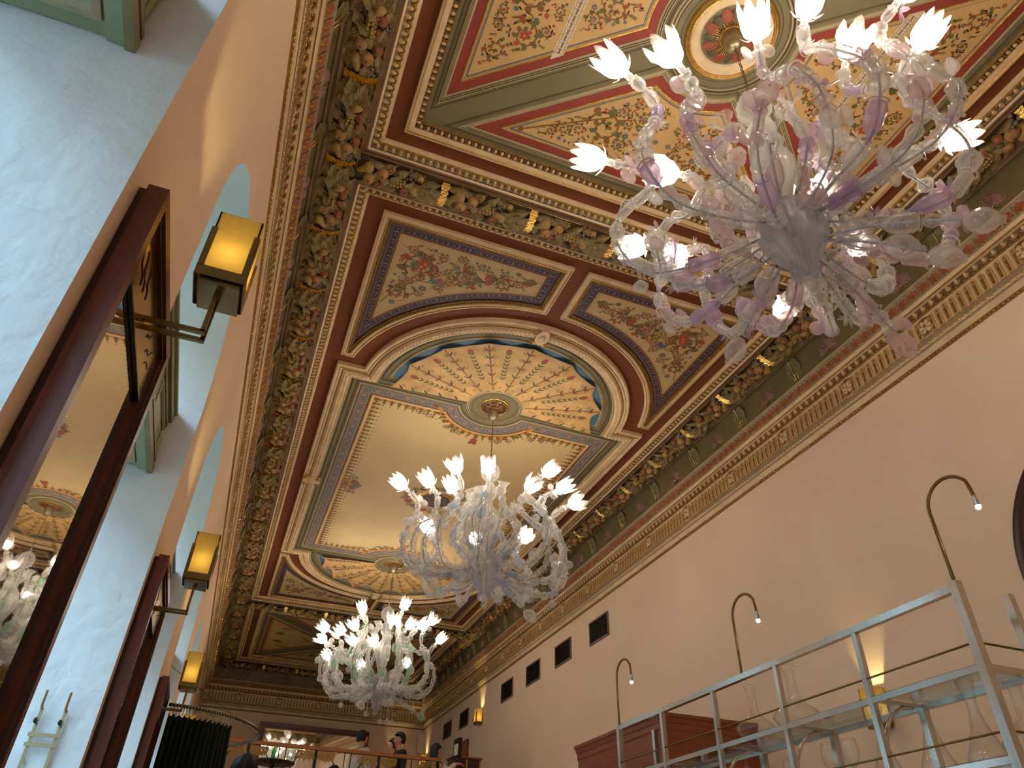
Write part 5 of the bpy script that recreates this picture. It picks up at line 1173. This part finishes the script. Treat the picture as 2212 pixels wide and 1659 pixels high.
# ------------------------------------------------------------------ entrance curtain on a bowed rail
CZ = 1.66
def rail(t): return Vector((-.56 + 1.03 * sin(t), 9.40 - 1.13 * cos(t), CZ))
root = thing('curtain_rail', 'bowed dark rail with rings around the entrance', 'curtain rail', (XL, 9.40, CZ))
def cr(b, name, m, par): o = b.build(name, m, par); o.location = (-XL, -9.40, -CZ); return o
b = MB(); b.tube([rail(.065 + (pi - .13) * i / 40) for i in range(41)], .016, 8); cr(b, 'rail', mat('dark_brass_rail', S(92, 80, 60), .4, metal=.8), root)
b = MB(); b.tube([(XL, 8.62, 2.10), rail(pi * .5)], .003, 5); cr(b, 'stay_cable', BLACKM, root)
TS = [.09 + .63 * i / 21 for i in range(22)]
for i, t in enumerate(TS):
    p = rail(t); q = rail(t + .01) - p; q.normalize(); sd = Vector((-q.y, q.x, 0)); b = MB()
    b.tube([p + sd * .030 * cos(a) + Vector((0, 0, -.012 + .034 * sin(a))) for a in [2 * pi * j / 12 for j in range(13)]], .0035, 5, cap=False); b.box(-.004, .004, -.004, .004, -.085, -.045, 0, Matrix.Translation(p)); cr(b, 'ring', BRASSR, root)
root = thing('entrance_curtain', 'heavy black pleated curtain drawn at the entrance', 'curtain', (XL, 9.0, ZF)); b = MB(); n = 240; rows = 9; vs = []
for j in range(rows):
    h = j / (rows - 1); z = CZ - .085 - (CZ - .085 - ZF - .02) * h
    for i in range(n + 1):
        u = i / n; t = .085 + .645 * u; p = rail(t); q = (rail(t + .01) - p).normalized(); sd = Vector((-q.y, q.x, 0)); ph = u * 13 * 2 * pi
        a = (.026 + .040 * min(1, h * 5)) * sin(ph + .9 * sin(7 * u + h)) + .014 * sin(1.7 * ph + 3 * h); v = p + sd * a; vs.append((v.x, v.y, z - (.012 * (1 - cos(ph)) if j == 0 else 0)))
b.add(vs, [(j * (n + 1) + i, j * (n + 1) + i + 1, (j + 1) * (n + 1) + i + 1, (j + 1) * (n + 1) + i) for j in range(rows - 1) for i in range(n)], 0, True); o = b.build('drape', CURTAIN, root); o.location = (-XL, -9.0, -ZF)
b = MB(); b.tube([v for v in vs[:n + 1]], .006, 4); o = b.build('heading_tape', CURTAIN, root); o.location = (-XL, -9.0, -ZF)

# ------------------------------------------------------------------ gallery at the far end
MZ = 1.05; RYL = 12.9
b = MB(); b.box(XL, XR, RYL - .06, YB, MZ - .22, MZ); gal = struct(b.build('floor_gallery', FLOOR), 'raised gallery floor at the far end', 'floor')
b = MB(); b.box(XL, XR, RYL - .02, RYL + .02, ZF, MZ - .22); struct(b.build('wall_gallery', WALL), 'wall under the far gallery', 'wall')
root = thing('gallery_railing', 'oak handrail with brass fan ornaments across the far gallery', 'railing', (1.5, RYL, MZ))
def gr(b, name, m, par=None): o = b.build(name, m, par or root); o.location = (-1.5, -RYL, -MZ); return o
b = MB(); b.box(XL + .02, 3.60, RYL - .045, RYL + .045, 2.155, 2.205); gr(b, 'handrail', RAILW)
FANM = mat('dull_brass_fan', S(150, 120, 70), .4, metal=.7)
PXS = [-.48, .53, 1.56, 2.57, 3.56]
for x in PXS:
    b = MB(); b.box(x - .022, x + .022, RYL - .022, RYL + .022, MZ, 2.155); gr(b, 'post', BLACKM)
b = MB(); b.box(PXS[0], PXS[-1], RYL - .012, RYL + .012, MZ + .08, MZ + .11); gr(b, 'bottom_rail', BLACKM)
for i in range(4):
    a0, a1 = PXS[i], PXS[i + 1]; m_ = (a0 + a1) / 2
    for s in (-1, 1):
        b = MB(); b.tube([(m_ + s * .06 + s * .30 * (1 - cos(t)), RYL, 1.30 + .80 * sin(t)) for t in [pi / 2 * j / 10 for j in range(11)]], .009, 5); gr(b, 'curved_baluster', BLACKM)
        b = MB(); b.tube([(m_ + s * .05, RYL, MZ + .1), (m_ + s * .05, RYL, 2.155)], .008, 5); gr(b, 'baluster', BLACKM)
for x in PXS:
    for s in (-1, 1):
        if (x > 3.5 and s > 0): continue
        b = MB(); cxp = x + s * .17
        b.box(cxp - .13, cxp + .13, RYL - .030, RYL - .022, 2.10, 2.135)
        for k in range(5):
            u = -.11 + .055 * k; a = -pi / 2 + s * (.15 + .22 * (4 - k if s < 0 else k) * .6) * -1; L = .13 - .012 * abs(k - 2); d = Vector((sin(-s * (k - 2) * .18), 0, -1)).normalized(); w_ = Vector((.022, 0, 0)); p = Vector((cxp + u, RYL - .026, 2.10)); b.add([p - w_, p + d * L * .6 - w_ * 1.2, p + d * L, p + d * L * .6 + w_ * 1.2, p + w_], [(0, 1, 2, 3, 4)]); b.add([p - w_ + Vector((0, .006, 0)), p + d * L * .6 - w_ * 1.2 + Vector((0, .006, 0)), p + d * L + Vector((0, .006, 0)), p + d * L * .6 + w_ * 1.2 + Vector((0, .006, 0)), p + w_ + Vector((0, .006, 0))], [(4, 3, 2, 1, 0)])
        gr(b, 'brass_fan', FANM)
# wide mirror on the end wall
root = thing('wide_mirror', 'wide mahogany framed mirror on the far end wall', 'mirror', (2.62, YB, 3.1)); b = MB()
fn = lambda o: [(-1.53 + o, -1.2 + o), (1.53 - o, -1.2 + o), (1.53 - o, 1.28 - o), (-1.53 + o, 1.28 - o)]; pr = [(0, -.001), (0, -.06), (.10, -.06), (.11, -.045), (.16, -.045), (.16, -.02)]
R = [[(x, y, z) for x, z in fn(o)] for o, y in pr]
for i in range(len(R) - 1): b.add(R[i] + R[i + 1], [(k, (k + 1) % 4, 4 + (k + 1) % 4, 4 + k) for k in range(4)])
b.build('frame', WOOD, root); b = MB(); b.box(-1.38, 1.38, -.024, -.012, -1.06, 1.14); b.build('mirror_glass', MIRROR, root); root.rotation_euler = (radians(3.2), 0, 0); root.location.y = YB - .075
# white loudspeaker in the far corner
root = thing('wall_speaker', 'white rounded loudspeaker in the far wall corner', 'speaker', (.2555 * 22.6, YB, .187 * 22.6)); b = MB()
pts = [(.17 * (abs(cos(a)) ** .35) * (1 if cos(a) > 0 else -1), .27 * (abs(sin(a)) ** .35) * (1 if sin(a) > 0 else -1)) for a in [2 * pi * i / 32 for i in range(32)]]
b.extr(pts, lambda p, d: (p[0], d, p[1]), -.20, -.02); b.build('cabinet', WHITEP, root); b = MB(); b.extr([(x * .88, y * .9) for x, y in pts], lambda p, d: (p[0], d, p[1]), -.208, -.199); b.build('grille', PAPER, root)
# round table with bottle, dark chairs
tx, ty, tz = .072 * 14.2, 14.2, .1505 * 14.2
root = thing('round_table', 'round dark pedestal table on the gallery', 'table', (tx, ty, MZ)); b = MB(); b.lathe([(.001, tz - MZ), (.36, tz - MZ), (.37, tz - MZ - .02), (.34, tz - MZ - .04), (.001, tz - MZ - .04)], 32); b.build('table_top', WOODD, root)
b = MB(); b.lathe([(.04, .04), (.035, tz - MZ - .04)], 12); b.build('pedestal', WOODD, root); b = MB(); b.lathe([(.001, .0), (.24, .0), (.22, .03), (.04, .05)], 20); b.build('foot', WOODD, root)
root = thing('bottle', 'green glass bottle on the round gallery table', 'bottle', (tx - .02, ty - .1, tz + .001)); b = MB(); b.lathe([(.001, 0), (.032, 0), (.034, .01), (.034, .15), (.014, .20), (.012, .25)], 12); b.build('bottle_body', pet('green_bottle_glass', (.10, .55, .16), .35, (.35, .85, .4)), root); b = MB(); b.lathe([(.013, .25), (.014, .275), (.001, .276)], 10); b.build('cap', GOLD, root)
for i, (rx_, ry_, rzt, lb) in enumerate(((.041, 13.55, .156, 'black rounded chair at the gallery railing, left of the table'), (.1450, 13.5, .1510, 'black rounded chair at the gallery railing, right of the table'))):
    x, y, zt = rx_ * ry_, ry_, rzt * ry_; root = thing('gallery_chair', lb, 'chair', (x, y, MZ), 'black chairs on the gallery'); h = zt - MZ; b = MB(); vs = []
    for j in range(7):
        for k in range(9):
            a = pi * (k / 8 - .5) * .9; ww = .24 * sqrt(max(.02, 1 - max(0, (j / 6 - .45) / .56) ** 2)); vs.append((ww * sin(a), .10 * (1 - cos(a)) - .18, .42 + (h - .42) * j / 6))
    f_ = [(j * 9 + k, j * 9 + k + 1, (j + 1) * 9 + k + 1, (j + 1) * 9 + k) for j in range(6) for k in range(8)]; b.add(vs, f_, 0, True); b.add([(x_, y_ + .03, z_) for x_, y_, z_ in vs], f_, 0, True); b.build('backrest', BLACKM, root)
    b = MB(); b.lathe([(.001, .40), (.23, .40), (.24, .43), (.22, .46), (.001, .465)], 20); b.build('seat', BLACKM, root)
    for sx in (-1, 1):
        for sy in (-1, 1): b = MB(); b.tube([(sx * .15, sy * .15, .41), (sx * .19, sy * .19, 0)], [.016, .011], 6); b.build('leg', BLACKM, root)
# order terminal
tx, ty, tz = .3015 * 15.0, 15.0, .183 * 15.0
root = thing('order_terminal', 'black screen terminal on a stand beside the waitress', 'screen', (tx, ty, MZ)); b = MB(); b.box(-.03, .03, -.14, .14, tz - MZ - .19, tz - MZ + .2, 0, Matrix.Rotation(.12, 4, 'Z')); b.build('screen', BLACKM, root)
b = MB(); b.box(-.036, -.031, -.09, .09, tz - MZ - .10, tz - MZ + .1, 0, Matrix.Rotation(.12, 4, 'Z')); b.build('order_slip', PAPER, root); b = MB(); b.box(-.02, .02, -.03, .03, .0, tz - MZ - .19); b.box(-.15, .15, -.15, .15, 0, .02); b.build('stand', WOODD, root)
root = thing('service_cabinet', 'wooden service cabinet with gilt posts behind the waitress', 'cabinet', (.311 * 15.6, 15.6, MZ)); hh = .174 * 15.4 - MZ; b = MB(); b.box(-.28, .30, -.2, .2, .02, hh); b.build('body', WOODD, root); b = MB(); b.box(-.31, .33, -.23, .23, hh, hh + .03); b.build('top', WOODC, root)
for x in (-.26, .0, .28): b = MB(); b.box(x - .015, x + .015, -.215, -.20, .05, hh - .02); b.build('gilt_post', GILT, root)
root = thing('wall_panel', 'framed wooden board on the plain wall beyond the terminal', 'panel', (XR, 18.6, 3.30)); b = MB(); b.box(-.03, -.001, -.35, .35, -.3, .3); b.build('board', WOODC, root); b = MB(); b.box(-.045, -.03, -.36, .36, .27, .31); b.box(-.045, -.03, -.36, .36, -.31, -.27); b.box(-.045, -.03, -.36, -.32, -.27, .27); b.box(-.045, -.03, .32, .36, -.27, .27); b.build('frame', WOOD, root)

# ------------------------------------------------------------------ people on the gallery: one skinned body each, clothes and hair as children
def skin(name, J, E, m, parent, sub=2):
    me = bpy.data.meshes.new(name); me.from_pydata([j[:3] for j in J], E, []); me.materials.append(m); o = bpy.data.objects.new(name, me); C.objects.link(o); o.parent = parent
    md = o.modifiers.new('skin', 'SKIN'); md.use_smooth_shade = True
    sv = me.skin_vertices[0].data
    for i, j in enumerate(J): sv[i].radius = (j[3], j[4] if len(j) > 4 else j[3]); sv[i].use_root = (i == 0)
    s2 = o.modifiers.new('subdivision', 'SUBSURF'); s2.levels = sub; s2.render_levels = sub; return o
def person(x, y, face, H, top, sleeve, label, Lh, Rh, hair_long=False, vest=None, tilt=0.):
    """face: heading of the chest; Lh/Rh: elbow and wrist of each arm relative to the feet (chest looks to +X)"""
    root = thing('person', label, 'person', (x, y, MZ), None, face); k = H / 1.75
    hx = .03 + tilt
    J = [(0, 0, .95 * k, .15, .13), (0, 0, 1.15 * k, .13, .11), (.0, 0, 1.36 * k, .14, .11), (.0, 0, 1.49 * k, .055), (hx * .6, 0, 1.53 * k, .052), (hx + .01, 0, 1.595 * k, .070, .062), (hx + .008, 0, 1.665 * k, .102, .082), (hx - .005, 0, 1.735 * k, .088, .074),
         (0, .18, 1.42 * k, .06), (Lh[0][0], Lh[0][1], Lh[0][2] * k, .042), (Lh[1][0], Lh[1][1], Lh[1][2] * k, .028), (Lh[1][0] + .07, Lh[1][1], Lh[1][2] * k, .030),
         (0, -.18, 1.42 * k, .06), (Rh[0][0], Rh[0][1], Rh[0][2] * k, .042), (Rh[1][0], Rh[1][1], Rh[1][2] * k, .028), (Rh[1][0] + .07, Rh[1][1], Rh[1][2] * k, .030),
         (0, .09, .90 * k, .09), (.02, .10, .50 * k, .060), (0, .10, .08 * k, .042), (.13, .11, .03 * k, .035), (0, -.09, .90 * k, .09), (.02, -.10, .50 * k, .060), (0, -.10, .08 * k, .042), (.13, -.11, .03 * k, .035),
         (hx + .108, 0, 1.635 * k, .014)]
    E = [(0, 1), (1, 2), (2, 3), (3, 4), (4, 5), (5, 6), (6, 7), (2, 8), (8, 9), (9, 10), (10, 11), (2, 12), (12, 13), (13, 14), (14, 15), (0, 16), (16, 17), (17, 18), (18, 19), (0, 20), (20, 21), (21, 22), (22, 23), (6, 24)]
    J = [tuple(j) for j in J]
    # fingers rooted in each palm
    for h, s in ((11, 1), (15, -1)):
        bx, by, bz = J[h][:3]
        for f in range(5):
            i0 = len(J); oy = (-.026 + .013 * f) if f < 4 else .03 * s; ln = (.058, .068, .064, .05, .04)[f]
            J.append((bx + .028, by + oy, bz + (.0 if f < 4 else .012), .008)); J.append((bx + .028 + ln * .6, by + oy * 1.2, bz - .012, .0075)); J.append((bx + .028 + ln, by + oy * 1.2, bz - .034, .006)); E += [(h, i0), (i0, i0 + 1), (i0 + 1, i0 + 2)]
    skin('body', J, E, SKIN, root)
    T = [(0, 0, .93 * k, .175, .15), (0, 0, 1.15 * k, .155, .135), (0, 0, 1.37 * k, .165, .13), (0, 0, 1.475 * k, .075), (0, .185, 1.425 * k, .078), (Lh[0][0], Lh[0][1], Lh[0][2] * k, .058), (Lh[1][0] - .02, Lh[1][1], Lh[1][2] * k, .043), (0, -.185, 1.425 * k, .078), (Rh[0][0], Rh[0][1], Rh[0][2] * k, .058), (Rh[1][0] - .02, Rh[1][1], Rh[1][2] * k, .043)]
    skin('shirt', T, [(0, 1), (1, 2), (2, 3), (2, 4), (4, 5), (5, 6), (2, 7), (7, 8), (8, 9)], sleeve, root)
    if vest: skin('vest', [(0, 0, .92 * k, .185, .16), (0, 0, 1.15 * k, .168, .148), (0, 0, 1.38 * k, .172, .14), (0, 0, 1.45 * k, .10)], [(0, 1), (1, 2), (2, 3)], vest, root)
    skin('trousers', [(0, 0, .97 * k, .17, .145), (0, .095, .88 * k, .105), (.02, .105, .50 * k, .078), (0, .105, .10 * k, .062), (0, -.095, .88 * k, .105), (.02, -.105, .50 * k, .078), (0, -.105, .10 * k, .062)], [(0, 1), (1, 2), (2, 3), (0, 4), (4, 5), (5, 6)], DARKC, root)
    b = MB(); n, mm = 16, 10; vs = []
    for i in range(mm + 1):
        be = pi * .74 * i / mm
        for q in range(n):
            a = 2 * pi * q / n; cut = .25 if cos(a) > .3 else 1.; bb = min(be, pi * (.36 if cos(a) > .35 else (.70 if not hair_long else .74))); vs.append((hx - .014 + .120 * sin(bb) * cos(a), .102 * sin(bb) * sin(a), 1.685 * k + .125 * cos(bb) - (.10 if hair_long and bb > pi * .55 else 0)))
    b.add(vs, [(i * n + q, i * n + (q + 1) % n, (i + 1) * n + (q + 1) % n, (i + 1) * n + q) for i in range(mm) for q in range(n)], 0, True); b.build('hair', HAIR, root)
    for s in (-1, 1): b = MB(); b.sphere((hx + .092, s * .032, 1.672 * k), (.008, .012, .007), 6, 5); b.build('eye', BLACKM, root); b = MB(); b.sphere((hx, s * .088, 1.655 * k), (.018, .010, .028), 8, 6); b.build('ear', SKIN, root)
    b = MB(); b.sphere((hx + .078, 0, 1.598 * k), (.007, .024, .006), 6, 4); b.build('mouth', mat('lips', S(160, 92, 84), .5) if 'lips' not in MATS else MATS['lips'], root)
    return root
person(.174 * 14.5, 14.5, .5, 1.72, WHITEC, WHITEC, 'person in a white shirt with short dark hair behind the railing', ((.02, .25, 1.14), (.10, .20, .92)), ((.02, -.25, 1.14), (.10, -.2, .92)))
person(.2245 * 14.4, 14.4, pi + .15, 1.74, DARKC, DARKC, 'person in dark clothes in profile facing the white-shirted one', ((.0, .25, 1.14), (.08, .2, .92)), ((.0, -.25, 1.14), (.08, -.2, .92)))
person(.2175 * 15.2, 15.2, pi - .4, 1.78, GREYC, GREYC, 'person in a khaki top half hidden behind the dark-clad one', ((.05, .25, 1.12), (.22, .2, 1.0)), ((.05, -.25, 1.12), (.22, -.2, 1.0)))
person(.2715 * 14.9, 14.9, .1, 1.70, WHITEC, WHITEC, 'waiter with black bob, white sleeves and black vest reaching to the terminal', ((.18, .22, 1.28), (.36, .12, 1.42)), ((.20, -.24, 1.30), (.40, -.14, 1.46)), True, DARKC)
